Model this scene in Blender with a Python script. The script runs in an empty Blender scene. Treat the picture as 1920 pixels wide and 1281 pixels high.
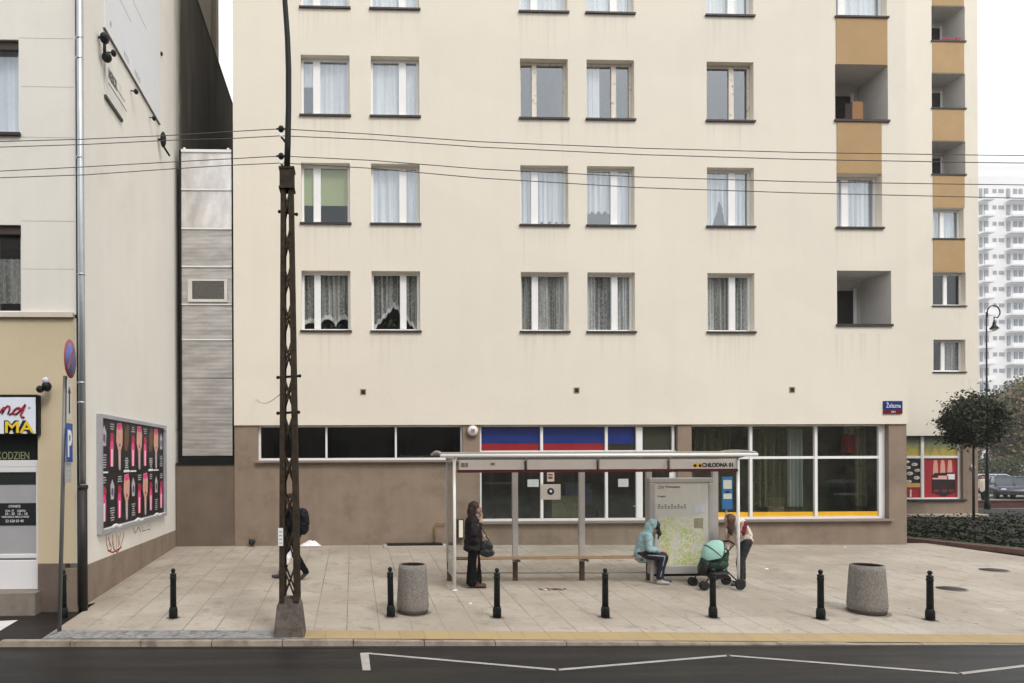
import bpy, math, random
from mathutils import Vector, Matrix
R = math.radians
S = bpy.context.scene
COL = S.collection
random.seed(7)

# ------------------------------------------------------------------ camera
F = 1350.0; PX, PY = 713.0, 864.0
YAW = math.atan(0.0378); ROLL = 0.004
CX, CY, CZ = 0.0, -18.75, 2.19
cam = bpy.data.cameras.new('camera'); camo = bpy.data.objects.new('camera', cam); COL.objects.link(camo)
cam.sensor_fit = 'HORIZONTAL'; cam.sensor_width = 36.0; cam.lens = F / 1920 * 36
cam.shift_x = (960 - PX) / 1920; cam.shift_y = (PY - 640.5) / 1920
cam.clip_start = 0.1; cam.clip_end = 3000
camo.matrix_world = (Matrix.Translation((CX, CY, CZ)) @ Matrix.Rotation(-YAW, 4, 'Z')
                     @ Matrix.Rotation(R(90), 4, 'X') @ Matrix.Rotation(-ROLL, 4, 'Z'))
S.camera = camo

# ------------------------------------------------------------------ sky and sun (overcast)
W = bpy.data.worlds.new('World'); S.world = W; W.use_nodes = True
nt = W.node_tree; nt.nodes.clear()
out = nt.nodes.new('ShaderNodeOutputWorld'); add = nt.nodes.new('ShaderNodeAddShader')
b1 = nt.nodes.new('ShaderNodeBackground'); b2 = nt.nodes.new('ShaderNodeBackground')
sky = nt.nodes.new('ShaderNodeTexSky'); sky.sky_type = 'NISHITA'; sky.sun_disc = False
SUN_EL, SUN_AZ = 50.0, 152.0
sky.sun_elevation = R(SUN_EL); sky.sun_rotation = R(SUN_AZ); sky.air_density = 1.0; sky.dust_density = 4.0
nt.links.new(sky.outputs[0], b1.inputs[0]); b1.inputs[1].default_value = 0.05
b2.inputs[0].default_value = (0.985, 1.0, 0.985, 1); b2.inputs[1].default_value = 0.9
nt.links.new(b1.outputs[0], add.inputs[0]); nt.links.new(b2.outputs[0], add.inputs[1]); nt.links.new(add.outputs[0], out.inputs[0])
sl = bpy.data.lights.new('sun', 'SUN'); sl.energy = 1.2; sl.angle = R(16); sl.color = (1.0, 0.98, 0.94)
so = bpy.data.objects.new('sun', sl); COL.objects.link(so)
az = R(SUN_AZ); d = Vector((math.sin(az) * math.cos(R(SUN_EL)), math.cos(az) * math.cos(R(SUN_EL)), math.sin(R(SUN_EL))))
so.rotation_euler = d.to_track_quat('Z', 'Y').to_euler()
vs = S.view_settings; vs.view_transform = 'Standard'; vs.look = 'None'; vs.exposure = 0.41; vs.gamma = 1.0; vs.use_curve_mapping = False
S.render.resolution_x = 1024; S.render.resolution_y = 683
S.cycles.max_bounces = 8; S.cycles.transparent_max_bounces = 24; S.cycles.use_denoising = True

# ------------------------------------------------------------------ pixel (1920 px photo) -> point on a real surface
def ray(x, y):
    u = (x - PX) / F; v = -(y - PY) / F
    c, s = math.cos(ROLL), math.sin(ROLL); u, v = u * c + v * s, -u * s + v * c
    return (math.sin(YAW) + u * math.cos(YAW), math.cos(YAW) - u * math.sin(YAW), v)
def U(x, y, Y=0.0):
    d = ray(x, y); t = (Y - CY) / d[1]; return Vector((CX + d[0] * t, Y, CZ + d[2] * t))
def Wx(x, y, X):
    d = ray(x, y); t = (X - CX) / d[0]; return Vector((X, CY + d[1] * t, CZ + d[2] * t))
def Zg(X, Y): return 0.041 * min(Y, 0) - 0.0075 * max(X, 0)
def G(x, y, off=0.0):
    d = ray(x, y); lo, hi = 1.0, 80.0
    for _ in range(50):
        m = (lo + hi) / 2
        if CZ + d[2] * m > Zg(CX + d[0] * m, CY + d[1] * m) + off: lo = m
        else: hi = m
    return Vector((CX + d[0] * lo, CY + d[1] * lo, CZ + d[2] * lo))
def Gz(x, y, z):
    d = ray(x, y); t = (z - CZ) / d[2]; return Vector((CX + d[0] * t, CY + d[1] * t, z))

# ------------------------------------------------------------------ materials
def new_mat(name):
    m = bpy.data.materials.new(name); m.use_nodes = True
    return m, m.node_tree, m.node_tree.nodes['Principled BSDF']
def N(nt, typ, **kw):
    n = nt.nodes.new(typ)
    for k, v in kw.items(): setattr(n, k, v)
    return n
def mix_rgb(nt, fac, a, b, blend='MIX'):
    m = N(nt, 'ShaderNodeMix', data_type='RGBA', blend_type=blend)
    for sock, v in ((m.inputs[0], fac), (m.inputs[6], a), (m.inputs[7], b)):
        if hasattr(v, 'is_output') or isinstance(v, bpy.types.NodeSocket): nt.links.new(v, sock)
        elif isinstance(v, (int, float)): sock.default_value = v
        else: sock.default_value = (*v, 1)
    return m.outputs[2]
def coords(nt, scale=(1, 1, 1), loc=(0, 0, 0)):
    g = N(nt, 'ShaderNodeNewGeometry'); mp = N(nt, 'ShaderNodeMapping')
    mp.inputs['Scale'].default_value = scale; mp.inputs['Location'].default_value = loc
    nt.links.new(g.outputs['Position'], mp.inputs[0]); return mp.outputs[0]
def noise(nt, sc, detail=4, rough=0.55, co=None):
    n = N(nt, 'ShaderNodeTexNoise'); n.inputs['Scale'].default_value = sc
    n.inputs['Detail'].default_value = detail; n.inputs['Roughness'].default_value = rough
    if co is not None: nt.links.new(co, n.inputs['Vector'])
    return n.outputs[0]
def ramp(nt, src, a, b, c0=(0, 0, 0), c1=(1, 1, 1)):
    r = N(nt, 'ShaderNodeValToRGB'); e = r.color_ramp.elements
    e[0].position = a; e[1].position = b; e[0].color = (*c0, 1); e[1].color = (*c1, 1)
    nt.links.new(src, r.inputs[0]); return r.outputs[0]
def sc3(c, k): return tuple(min(1, x * k) for x in c)
MATS = {}
def M(name, c=(.5, .5, .5), rough=.7, metal=0., var=.08, vs=3., bump=0., bs=60., spec=.4, stain=None, streak=0.):
    if name in MATS: return MATS[name]
    m, nt, p = new_mat(name)
    co = coords(nt)
    f = noise(nt, vs, 5, .6, co)
    col = mix_rgb(nt, ramp(nt, f, .3, .7), sc3(c, 1 - var), sc3(c, 1 + var))
    if stain:
        s = ramp(nt, noise(nt, stain[1], 6, .65, coords(nt, (1, 1, 1), (5, 3, 1))), stain[2], stain[2] + .16)
        mm = N(nt, 'ShaderNodeMath', operation='MULTIPLY'); nt.links.new(s, mm.inputs[0]); mm.inputs[1].default_value = stain[3]
        col = mix_rgb(nt, mm.outputs[0], col, stain[0])
    if streak:
        s = ramp(nt, noise(nt, 1., 5, .6, coords(nt, (2.2, 2.2, .18))), .45, .75)
        mm = N(nt, 'ShaderNodeMath', operation='MULTIPLY'); nt.links.new(s, mm.inputs[0]); mm.inputs[1].default_value = streak
        col = mix_rgb(nt, mm.outputs[0], col, sc3(c, .62))
    if name == 'cream_plaster':
        g = N(nt, 'ShaderNodeNewGeometry'); sp_ = N(nt, 'ShaderNodeSeparateXYZ'); nt.links.new(g.outputs[0], sp_.inputs[0])
        def MM(op, a, b=None):
            n = N(nt, 'ShaderNodeMath', operation=op)
            for i, v in enumerate((a, b)):
                if v is None: continue
                if isinstance(v, (int, float)): n.inputs[i].default_value = v
                else: nt.links.new(v, n.inputs[i])
            return n.outputs[0]
        t_ = MM('FRACT', MM('DIVIDE', MM('SUBTRACT', 5.54 + 28, sp_.outputs[2]), 2.8))      # 0 at a sill line, runs to 1 at the next below
        n_ = noise(nt, 1., 3, .6, coords(nt, (9., 9., .25)))
        cm = None
        for xc in (-.685, 1.135, 5.055, 6.825, 10.045, 13.55, 25.9):
            q_ = MM('COMPARE', sp_.outputs[0], xc); q_.node.inputs[2].default_value = .68; cm = q_ if cm is None else MM('MAXIMUM', cm, q_)
        d_ = MM('MULTIPLY', MM('MULTIPLY', cm, .17), ramp(nt, MM('SUBTRACT', n_, MM('MULTIPLY', t_, .42)), .44, .62))
        col = mix_rgb(nt, d_, col, (.40, .35, .28))
        col = mix_rgb(nt, MM('MULTIPLY', ramp(nt, noise(nt, 1., 2, .4, coords(nt, (.22, .22, .36), (4, 4, 4))), .54, .57), .10), col, (.60, .56, .49))
    nt.links.new(col, p.inputs['Base Color'])
    p.inputs['Roughness'].default_value = rough; p.inputs['Metallic'].default_value = metal
    p.inputs['Specular IOR Level'].default_value = spec
    if bump:
        b = N(nt, 'ShaderNodeBump'); b.inputs['Strength'].default_value = bump; b.inputs['Distance'].default_value = .01
        nt.links.new(noise(nt, bs, 4, .6, co), b.inputs['Height']); nt.links.new(b.outputs[0], p.inputs['Normal'])
    MATS[name] = m; return m
def glass(name, fac, tint=(1, 1, 1), body=None, rough=0.0):
    m, nt, p = new_mat(name); nt.nodes.remove(p); o = nt.nodes['Material Output']
    t = N(nt, 'ShaderNodeBsdfTransparent'); t.inputs[0].default_value = (*(body or (.93, .95, .94)), 1)
    g = N(nt, 'ShaderNodeBsdfGlossy'); g.inputs[0].default_value = (*tint, 1); g.inputs['Roughness'].default_value = rough
    lw = N(nt, 'ShaderNodeFresnel'); gb = N(nt, 'ShaderNodeNewGeometry'); mi_ = N(nt, 'ShaderNodeMapRange'); mi_.inputs[3].default_value = 1.5; mi_.inputs[4].default_value = 1 / 1.5; nt.links.new(gb.outputs['Backfacing'], mi_.inputs[0]); nt.links.new(mi_.outputs[0], lw.inputs[0])
    ad = N(nt, 'ShaderNodeMath', operation='ADD'); nt.links.new(lw.outputs[0], ad.inputs[0]); ad.inputs[1].default_value = fac
    bp = N(nt, 'ShaderNodeBump'); bp.inputs['Strength'].default_value = .02; bp.inputs['Distance'].default_value = .05
    nt.links.new(noise(nt, 1.5, 1, .5, coords(nt)), bp.inputs['Height']); nt.links.new(bp.outputs[0], g.inputs['Normal'])
    mx = N(nt, 'ShaderNodeMixShader'); nt.links.new(ad.outputs[0], mx.inputs[0]); nt.links.new(t.outputs[0], mx.inputs[1]); nt.links.new(g.outputs[0], mx.inputs[2])
    nt.links.new(mx.outputs[0], o.inputs[0]); MATS[name] = m; return m
def cloth(name, c, op, pattern=None, trans=.12):
    m, nt, p = new_mat(name); nt.nodes.remove(p); o = nt.nodes['Material Output']
    t = N(nt, 'ShaderNodeBsdfTransparent'); d = N(nt, 'ShaderNodeBsdfDiffuse'); d.inputs[0].default_value = (*c, 1)
    l = N(nt, 'ShaderNodeBsdfTranslucent'); l.inputs[0].default_value = (*c, 1)
    m1 = N(nt, 'ShaderNodeMixShader'); m1.inputs[0].default_value = trans
    nt.links.new(d.outputs[0], m1.inputs[1]); nt.links.new(l.outputs[0], m1.inputs[2])
    m2 = N(nt, 'ShaderNodeMixShader'); nt.links.new(t.outputs[0], m2.inputs[1]); nt.links.new(m1.outputs[0], m2.inputs[2])
    if pattern:
        r = ramp(nt, noise(nt, 1.0, 3, .5, coords(nt, (pattern, 1, .35))), .35, .66, (op * .45,) * 3, (min(1, op * 1.5),) * 3) if op < .9 else ramp(nt, noise(nt, 1.0, 3, .5, coords(nt, (pattern, 1, .35))), .35, .66, (.7,) * 3, (1,) * 3)
        v = N(nt, 'ShaderNodeTexVoronoi'); v.inputs['Scale'].default_value = 15; nt.links.new(coords(nt), v.inputs['Vector'])
        nt.links.new(mix_rgb(nt, .12 if op < .9 else .04, r, ramp(nt, v.outputs['Distance'], .3, .6, (1, 1, 1), (0, 0, 0))), m2.inputs[0])
    else: m2.inputs[0].default_value = op
    nt.links.new(m2.outputs[0], o.inputs[0]); MATS[name] = m; return m

plaster = M('cream_plaster', (.758, .705, .608), .9, var=.028, vs=.35, bump=.6, bs=30, stain=((.60, .54, .45), 1.3, .62, .22), streak=.07)
plaster_l = M('grey_white_plaster', (.755, .725, .665), .9, var=.035, vs=.6, bump=.3, bs=45, stain=((.55, .50, .43), .4, .55, .3), streak=.10)
dark_old_pl = M('dark_old_plaster', (.10, .085, .065), .95, var=.2, vs=.8, bump=.5, bs=30, streak=.3)
brown = M('brown_render', (.262, .20, .15), .85, var=.10, vs=1.6, bump=.7, bs=45, stain=((.17, .13, .095), 1.3, .50, .6), streak=.4)
ochre = M('ochre_render', (.42, .28, .14), .85, var=.06, vs=1.6, bump=.4, bs=60, stain=((.36, .22, .09), 1.1, .55, .4))
yellow_pl = M('yellow_plaster', (.60, .50, .34), .9, var=.04, vs=.8, bump=.3, bs=50, streak=.12)
white_fr = M('white_window_frame', (.82, .82, .82), .35, var=.02)
old_fr = M('peeling_white_paint', (.72, .66, .58), .7, var=.08, vs=5, stain=((.22, .15, .10), 9, .55, .9))
dark_sill = M('dark_sill', (.035, .026, .022), .5)
black_m = M('black_metal', (.006, .008, .0075), .5, var=.4, vs=14, spec=.22, stain=((.05, .045, .04), 18, .62, .5))
zinc = M('zinc', (.42, .44, .46), .4, .75, var=.08)
alu = M('aluminium', (.55, .55, .54), .42, .6, var=.06)
steel = M('painted_grey_steel', (.42, .40, .38), .5, .1, var=.06, vs=6)
white_st = M('white_painted_steel', (.80, .80, .79), .35, var=.03)
rust = M('rusty_steel', (.038, .030, .020), .9, 0., var=.45, vs=9, bump=.7, bs=50, spec=.15, stain=((.060, .032, .018), 7, .50, .8))
conc_dark = M('dirty_concrete', (.12, .10, .085), .95, var=.3, vs=9, bump=1., bs=35, stain=((.05, .035, .03), 6, .48, .85))
conc = M('speckled_concrete', (.22, .20, .178), .9, var=.38, vs=38, bump=.8, bs=90, stain=((.13, .11, .09), 5, .56, .6), streak=.35)
g_win = glass('window_glass', .15, (.86, .93, 1.))
g_low = glass('low_window_glass', .02, (.9, .95, 1.))
g_shop = glass('shop_glass', .03, (1, 1, 1), (.9, .93, .9))
g_sh = glass('shelter_glass', .01, (1, 1, 1), (.96, .975, .965))
g_fros = glass('grey_side_glass', .03, (1, 1, 1), (.72, .74, .73))
sheer = cloth('sheer_white_curtain', (.78, .81, .86), .92, 12)
sheer2 = cloth('thin_net_curtain', (.88, .88, .90), .52, 9)
lace = cloth('dark_lace_curtain', (.82, .82, .80), .40, 14)
blindm = cloth('green_roller_blind', (.46, .52, .30), .98, None, .25)
dark_in = M('dark_interior', (.02, .02, .018), .9, var=.3)
room = M('room_wall', (.10, .10, .09), .9)
red_p = M('red_panel', (.38, .018, .028), .4, var=.05)
blue_p = M('blue_panel', (.012, .035, .25), .4, var=.06)
blue_s = M('blue_sign_paint', (.01, .10, .34), .4)
white_p = M('white_print', (.82, .82, .82), .5, var=.02)
cream_p = M('cream_print', (.72, .68, .62), .6)
black_p = M('black_print', (.010, .010, .012), .5)
yel_p = M('yellow_print', (.80, .55, .03), .5)
orange_p = M('orange_yellow_band', (.78, .42, .02), .5)
dred = M('dark_red_trim', (.10, .012, .014), .5)
pink_p = M('pink_print', (.85, .07, .26), .5)
skin_p = M('salmon_print', (.68, .36, .28), .55, var=.15, vs=12)
grey_p = M('grey_print', (.48, .47, .50), .55, var=.2, vs=14)
brown_p = M('brown_print', (.16, .075, .04), .6, var=.3, vs=14)

# ------------------------------------------------------------------ mesh builder
class MB:
    def __init__(s): s.v = []; s.f = []; s.m = []; s.mi = 0; s.sm = []; s.smooth = False
    def addf(s, f): s.f.append(f); s.m.append(s.mi); s.sm.append(s.smooth)
    def add(s, vs, fs):
        o = len(s.v); s.v += [Vector(v) for v in vs]
        for f in fs: s.addf([o + i for i in f])
    def quad(s, a, b, c, d): s.add([a, b, c, d], [(0, 1, 2, 3)]); return s
    def box(s, x0, x1, y0, y1, z0, z1):
        if x0 > x1: x0, x1 = x1, x0
        if y0 > y1: y0, y1 = y1, y0
        if z0 > z1: z0, z1 = z1, z0
        v = [(x, y, z) for z in (z0, z1) for y in (y0, y1) for x in (x0, x1)]
        s.add(v, [(0, 2, 3, 1), (4, 5, 7, 6), (0, 1, 5, 4), (2, 6, 7, 3), (0, 4, 6, 2), (1, 3, 7, 5)]); return s
    def prism(s, poly, o, ux, uy, n):
        """poly: 2-d points; o origin, ux uy axes, n extrusion vector"""
        o, ux, uy, n = Vector(o), Vector(ux), Vector(uy), Vector(n); k = len(poly)
        a = [o + ux * p[0] + uy * p[1] for p in poly]; b = [p + n for p in a]
        s.add(a + b, [tuple(range(k)), tuple(range(2 * k - 1, k - 1, -1))] + [(i, i + k, (i + 1) % k + k, (i + 1) % k) for i in range(k)]); return s
    def tube(s, pts, r, n=8):
        pts = [Vector(p) for p in pts]; rs = r if isinstance(r, (list, tuple)) else [r] * len(pts); o = len(s.v)
        up = None; sm = s.smooth; s.smooth = True
        for i, p in enumerate(pts):
            t = (pts[min(i + 1, len(pts) - 1)] - pts[max(i - 1, 0)]).normalized()
            if up is None: up = Vector((0, 0, 1)) if abs(t.z) < .9 else Vector((1, 0, 0))
            a = t.cross(up).normalized(); b = a.cross(t).normalized(); up = b
            for k in range(n):
                an = 2 * math.pi * k / n; s.v.append(p + (a * math.cos(an) + b * math.sin(an)) * rs[i])
        for i in range(len(pts) - 1):
            for k in range(n):
                q = (k + 1) % n; s.addf([o + i * n + k, o + i * n + q, o + (i + 1) * n + q, o + (i + 1) * n + k])
        s.smooth = False
        s.addf([o + k for k in range(n)][::-1]); s.addf([o + (len(pts) - 1) * n + k for k in range(n)])
        s.smooth = sm; return s
    def lathe(s, prof, c, n=24, rot=None, caps=True):
        c = Vector(c); o = len(s.v); sm = s.smooth; s.smooth = True
        for r, z in prof:
            for k in range(n):
                an = 2 * math.pi * k / n; v = Vector((r * math.cos(an), r * math.sin(an), z))
                s.v.append(c + (rot @ v if rot else v))
        for i in range(len(prof) - 1):
            for k in range(n):
                q = (k + 1) % n; s.addf([o + i * n + k, o + i * n + q, o + (i + 1) * n + q, o + (i + 1) * n + k])
        if caps: s.addf([o + k for k in range(n)][::-1]); s.addf([o + (len(prof) - 1) * n + k for k in range(n)])
        s.smooth = sm; return s
    def ell(s, c, r, rot=None, n=14):
        pr = [(math.sin(math.pi * i / n) + 1e-4, -math.cos(math.pi * i / n)) for i in range(n + 1)]
        m = Matrix.Diagonal(Vector(r) if not isinstance(r, (int, float)) else Vector((r, r, r)))
        m = (rot @ m) if rot else m
        return s.lathe(pr, c, n + 4, m)
    def cap(s, a, ra, b, rb):
        a, b = Vector(a), Vector(b); q = (b - a); L = q.length or 1e-4; rot = q.to_track_quat('Z', 'Y').to_matrix()
        pr = [(ra * math.sin(i * math.pi / 12) + 1e-4, -ra * math.cos(i * math.pi / 12)) for i in range(7)]
        pr += [(rb * math.cos(i * math.pi / 12) + 1e-4, L + rb * math.sin(i * math.pi / 12)) for i in range(7)]
        return s.lathe(pr, a, 14, rot)
    def chain(s, *pr):
        for (a, ra), (b, rb) in zip(pr, pr[1:]): s.cap(a, ra, b, rb)
        return s
    def text(s, txt, o, ux, uy, h, width=None, n=None, thick=.004, shear=0., align='LEFT', bold=0.):
        cu = bpy.data.curves.new('t', 'FONT'); cu.body = txt; cu.size = h / .72; cu.shear = shear; cu.align_x = align
        cu.extrude = thick / 2; cu.offset = bold; cu.resolution_u = 3
        ob = bpy.data.objects.new('t', cu); COL.objects.link(ob); dg = bpy.context.evaluated_depsgraph_get()
        me = bpy.data.meshes.new_from_object(ob.evaluated_get(dg)); bpy.data.objects.remove(ob); bpy.data.curves.remove(cu)
        ux, uy = Vector(ux), Vector(uy); n = Vector(n) if n else ux.cross(uy)
        xs = [v.co.x for v in me.vertices]
        k = 1.
        if xs and width: k = width / (max(xs) - min(xs))
        s.add([Vector(o) + ux * v.co.x * k + uy * v.co.y + n * (v.co.z + thick / 2) for v in me.vertices], [tuple(p.vertices) for p in me.polygons])
        bpy.data.meshes.remove(me); return s
    def build(s, name, mats, parent=None, loc=None, smooth=None):
        me = bpy.data.meshes.new(name)
        off = loc if loc is not None else (world_loc(parent) if parent else Vector((0, 0, 0)))
        me.from_pydata([tuple(v - off) for v in s.v], [], s.f); 
        for m in (mats if isinstance(mats, (list, tuple)) else [mats]): me.materials.append(m)
        for p, mi, sm in zip(me.polygons, s.m, s.sm): p.material_index = mi; p.use_smooth = sm if smooth is None else smooth
        me.update()
        o = bpy.data.objects.new(name, me); COL.objects.link(o)
        if parent: o.parent = parent
        elif loc is not None: o.location = loc
        return o
def world_loc(o):
    v = Vector((0, 0, 0))
    while o: v += o.location; o = o.parent
    return v
def tag(o, label=None, cat=None, group=None, kind=None):
    for k, v in (('label', label), ('category', cat), ('group', group), ('kind', kind)):
        if v: o[k] = v
    return o
def thing(name, loc, label, cat, group=None):
    o = bpy.data.objects.new(name, None); o.empty_display_size = .3; COL.objects.link(o); o.location = loc
    return tag(o, label, cat, group)
def struct(name, mb, mats): return tag(mb.build(name, mats), kind='structure')
def bevel(o, w, seg=2):
    m = o.modifiers.new('bevel', 'BEVEL'); m.width = w; m.segments = seg; m.limit_method = 'ANGLE'; return o
def wall_grid(mb, x0, x1, z0, z1, ops, P):
    """quads of a wall with rectangular openings; P(x,z,d) -> point, d = depth; openings (x0,x1,z0,z1,depth)"""
    xs = sorted({x0, x1, *[o[0] for o in ops], *[o[1] for o in ops]}); zs = sorted({z0, z1, *[o[2] for o in ops], *[o[3] for o in ops]})
    xs = [x for x in xs if x0 <= x <= x1]; zs = [z for z in zs if z0 <= z <= z1]
    for a, b in zip(xs, xs[1:]):
        for c, d in zip(zs, zs[1:]):
            mx, mz = (a + b) / 2, (c + d) / 2
            if any(o[0] < mx < o[1] and o[2] < mz < o[3] for o in ops): continue
            mb.quad(P(a, c, 0), P(b, c, 0), P(b, d, 0), P(a, d, 0))
    for a, b, c, d, e in ops:
        mb.quad(P(a, c, 0), P(a, d, 0), P(a, d, e), P(a, c, e)); mb.quad(P(b, d, 0), P(b, c, 0), P(b, c, e), P(b, d, e))
        mb.quad(P(a, d, 0), P(b, d, 0), P(b, d, e), P(a, d, e)); mb.quad(P(b, c, 0), P(a, c, 0), P(a, c, e), P(b, c, e))

# ================================================================== GROUND
def kerbY(X): return KA + KB * X
k1 = G(250, 1203); k2 = G(1850, 1211)
KB = (k2.y - k1.y) / (k2.x - k1.x); KA = k1.y - KB * k1.x
RZ = -.425
XW = -4.6
# slabs
m, nt, p = new_mat('paving_slabs'); co = coords(nt, (1, 1, 1), (.11, .02, 0))
def MT(op, a, b=None):
    n = N(nt, 'ShaderNodeMath', operation=op)
    for i, v in enumerate((a, b)):
        if v is None: continue
        if isinstance(v, (int, float)): n.inputs[i].default_value = v
        else: nt.links.new(v, n.inputs[i])
    return n.outputs[0]
sx = N(nt, 'ShaderNodeSeparateXYZ'); nt.links.new(co, sx.inputs[0])
u_ = MT('DIVIDE', sx.outputs[0], .49); v_ = MT('DIVIDE', sx.outputs[1], .49)
cv = N(nt, 'ShaderNodeCombineXYZ'); nt.links.new(MT('FLOOR', u_), cv.inputs[0]); nt.links.new(MT('FLOOR', v_), cv.inputs[1])
wn = N(nt, 'ShaderNodeTexWhiteNoise'); nt.links.new(cv.outputs[0], wn.inputs[0])
slab = mix_rgb(nt, wn.outputs[0], (.385, .34, .285), (.425, .38, .32))
ja = MT('MULTIPLY', MT('LESS_THAN', MT('FRACT', u_), .030), ramp(nt, noise(nt, 1.3, 3, .5, coords(nt)), .3, .6, (.35,) * 3, (.95,) * 3))
jb = MT('MULTIPLY', MT('LESS_THAN', MT('FRACT', v_), .03), ramp(nt, noise(nt, .9, 3, .5, coords(nt, (1, 1, 1), (9, 2, 0))), .42, .7, (.05,) * 3, (.6,) * 3))
slab = mix_rgb(nt, MT('MAXIMUM', ja, jb), slab, (.085, .07, .058))
c1 = mix_rgb(nt, MT('MULTIPLY', ramp(nt, noise(nt, .55, 5, .6, coords(nt)), .40, .62), .75), slab, (.29, .245, .195))
c2 = mix_rgb(nt, ramp(nt, noise(nt, 3.2, 6, .7, coords(nt)), .55, .74), c1, (.22, .18, .14))
c3 = mix_rgb(nt, ramp(nt, noise(nt, 60, 2, .5, coords(nt)), .62, .72), c2, (.22, .18, .15))
vg = N(nt, 'ShaderNodeTexVoronoi'); vg.inputs['Scale'].default_value = 3.1; nt.links.new(coords(nt), vg.inputs['Vector'])
c3 = mix_rgb(nt, MT('MULTIPLY', ramp(nt, vg.outputs['Distance'], .045, .075, (1, 1, 1), (0, 0, 0)), .6), c3, (.13, .11, .095))
c3 = mix_rgb(nt, MT('MULTIPLY', ramp(nt, noise(nt, 1.1, 7, .75, coords(nt, (1, 1, 1), (7, 7, 0))), .56, .66), .45), c3, (.20, .17, .14))
c4 = mix_rgb(nt, ramp(nt, noise(nt, 9., 2, .5, coords(nt, (1, 1, 1), (3, 8, 0))), .72, .76), c3, (.15, .10, .07))
nt.links.new(c4, p.inputs['Base Color']); p.inputs['Roughness'].default_value = .8
bp = N(nt, 'ShaderNodeBump'); bp.inputs['Strength'].default_value = .35; bp.inputs['Distance'].default_value = .006
nt.links.new(noise(nt, 70, 4, .6, coords(nt)), bp.inputs['Height']); nt.links.new(bp.outputs[0], p.inputs['Normal']); paving = m
# asphalt
def asphalt(name, c, wet, spec):
    m, nt, p = new_mat(name); co = coords(nt); p.inputs['Specular IOR Level'].default_value = spec
    a = mix_rgb(nt, ramp(nt, noise(nt, 1.2, 5, .6, coords(nt, (.35, 1.6, 1))), .35, .7), sc3(c, .8), sc3(c, 1.25))
    a = mix_rgb(nt, ramp(nt, noise(nt, 120, 2, .5, co), .55, .75), a, sc3(c, 2.0))
    a = mix_rgb(nt, ramp(nt, noise(nt, 6, 3, .5, co), .72, .76), a, (.09, .085, .08))
    a = mix_rgb(nt, ramp(nt, noise(nt, 1., 4, .6, coords(nt, (.12, 2.6, 1), (3, 3, 3))), .52, .62), a, sc3(c, 1.7))
    nt.links.new(a, p.inputs['Base Color'])
    nt.links.new(ramp(nt, noise(nt, .7, 4, .6, coords(nt, (.3, 1.5, 1))), .35, .65, (wet,) * 3, (wet + .22,) * 3), p.inputs['Roughness'])
    bp = N(nt, 'ShaderNodeBump'); bp.inputs['Strength'].default_value = .5; bp.inputs['Distance'].default_value = .006
    nt.links.new(noise(nt, 130, 3, .6, co), bp.inputs['Height']); nt.links.new(bp.outputs[0], p.inputs['Normal']); return m
asph = asphalt('damp_asphalt', (.011, .0105, .0103), .33, .24); asph2 = asphalt('dark_wet_asphalt', (.014, .011, .010), .3, .3)
struct('ground', MB().quad((-400, -300, RZ - .03), (500, -300, RZ - .03), (500, 700, RZ - .03), (-400, 700, RZ - .03)), M('bare_ground', (.16, .15, .13), .9, var=.2, vs=.2))
mb = MB(); xs = [-60, -20, -4, 4, 12, 30, 70]
for a, b in zip(xs, xs[1:]): mb.quad((a, -22, RZ), (b, -22, RZ), (b, kerbY(b) - .02, RZ), (a, kerbY(a) - .02, RZ))
struct('road', mb, asph)
# pavement with slope, a solid with a kerb-side face
band = [G(1706, 1014), G(1800, 1024), G(1920, 1042)]
bdir = (band[2] - band[0]); bdir.z = 0; bdir.normalize()
def bandY(X): return band[0].y + (X - band[0].x) * bdir.y / bdir.x
mb = MB(); edge = lambda X: kerbY(X) + .13
yl = [G(188, 1119), G(80, 1197)]
XE = -4.46
xs = [XE, -3, -1, 1, 3, 5, 7, 9, 11, 13, 14.9, 15.6, 18, 22, 30, 45, 60]
def ytop(X):
    if X > 14.95: return min(bandY(X), .3)
    return .3
for a, b in zip(xs, xs[1:]):
    n = 6
    for i in range(n):
        ya0 = edge(a) + (ytop(a) - edge(a)) * i / n; ya1 = edge(a) + (ytop(a) - edge(a)) * (i + 1) / n
        yb0 = edge(b) + (ytop(b) - edge(b)) * i / n; yb1 = edge(b) + (ytop(b) - edge(b)) * (i + 1) / n
        mb.quad((a, ya0, Zg(a, ya0)), (b, yb0, Zg(b, yb0)), (b, yb1, Zg(b, yb1)), (a, ya1, Zg(a, ya1)))
mb.quad((-4.7, -6.35, Zg(0, -6.35)), (XE, -6.1, Zg(0, -6.1)), (XE, .3, 0), (-4.7, .3, 0))
mb.quad((XE, edge(XE), Zg(0, edge(XE))), (XE, -6.1, Zg(0, -6.1)), (XE, -6.1, -.6), (XE, edge(XE), -.6))
struct('pavement', mb, paving)
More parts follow.
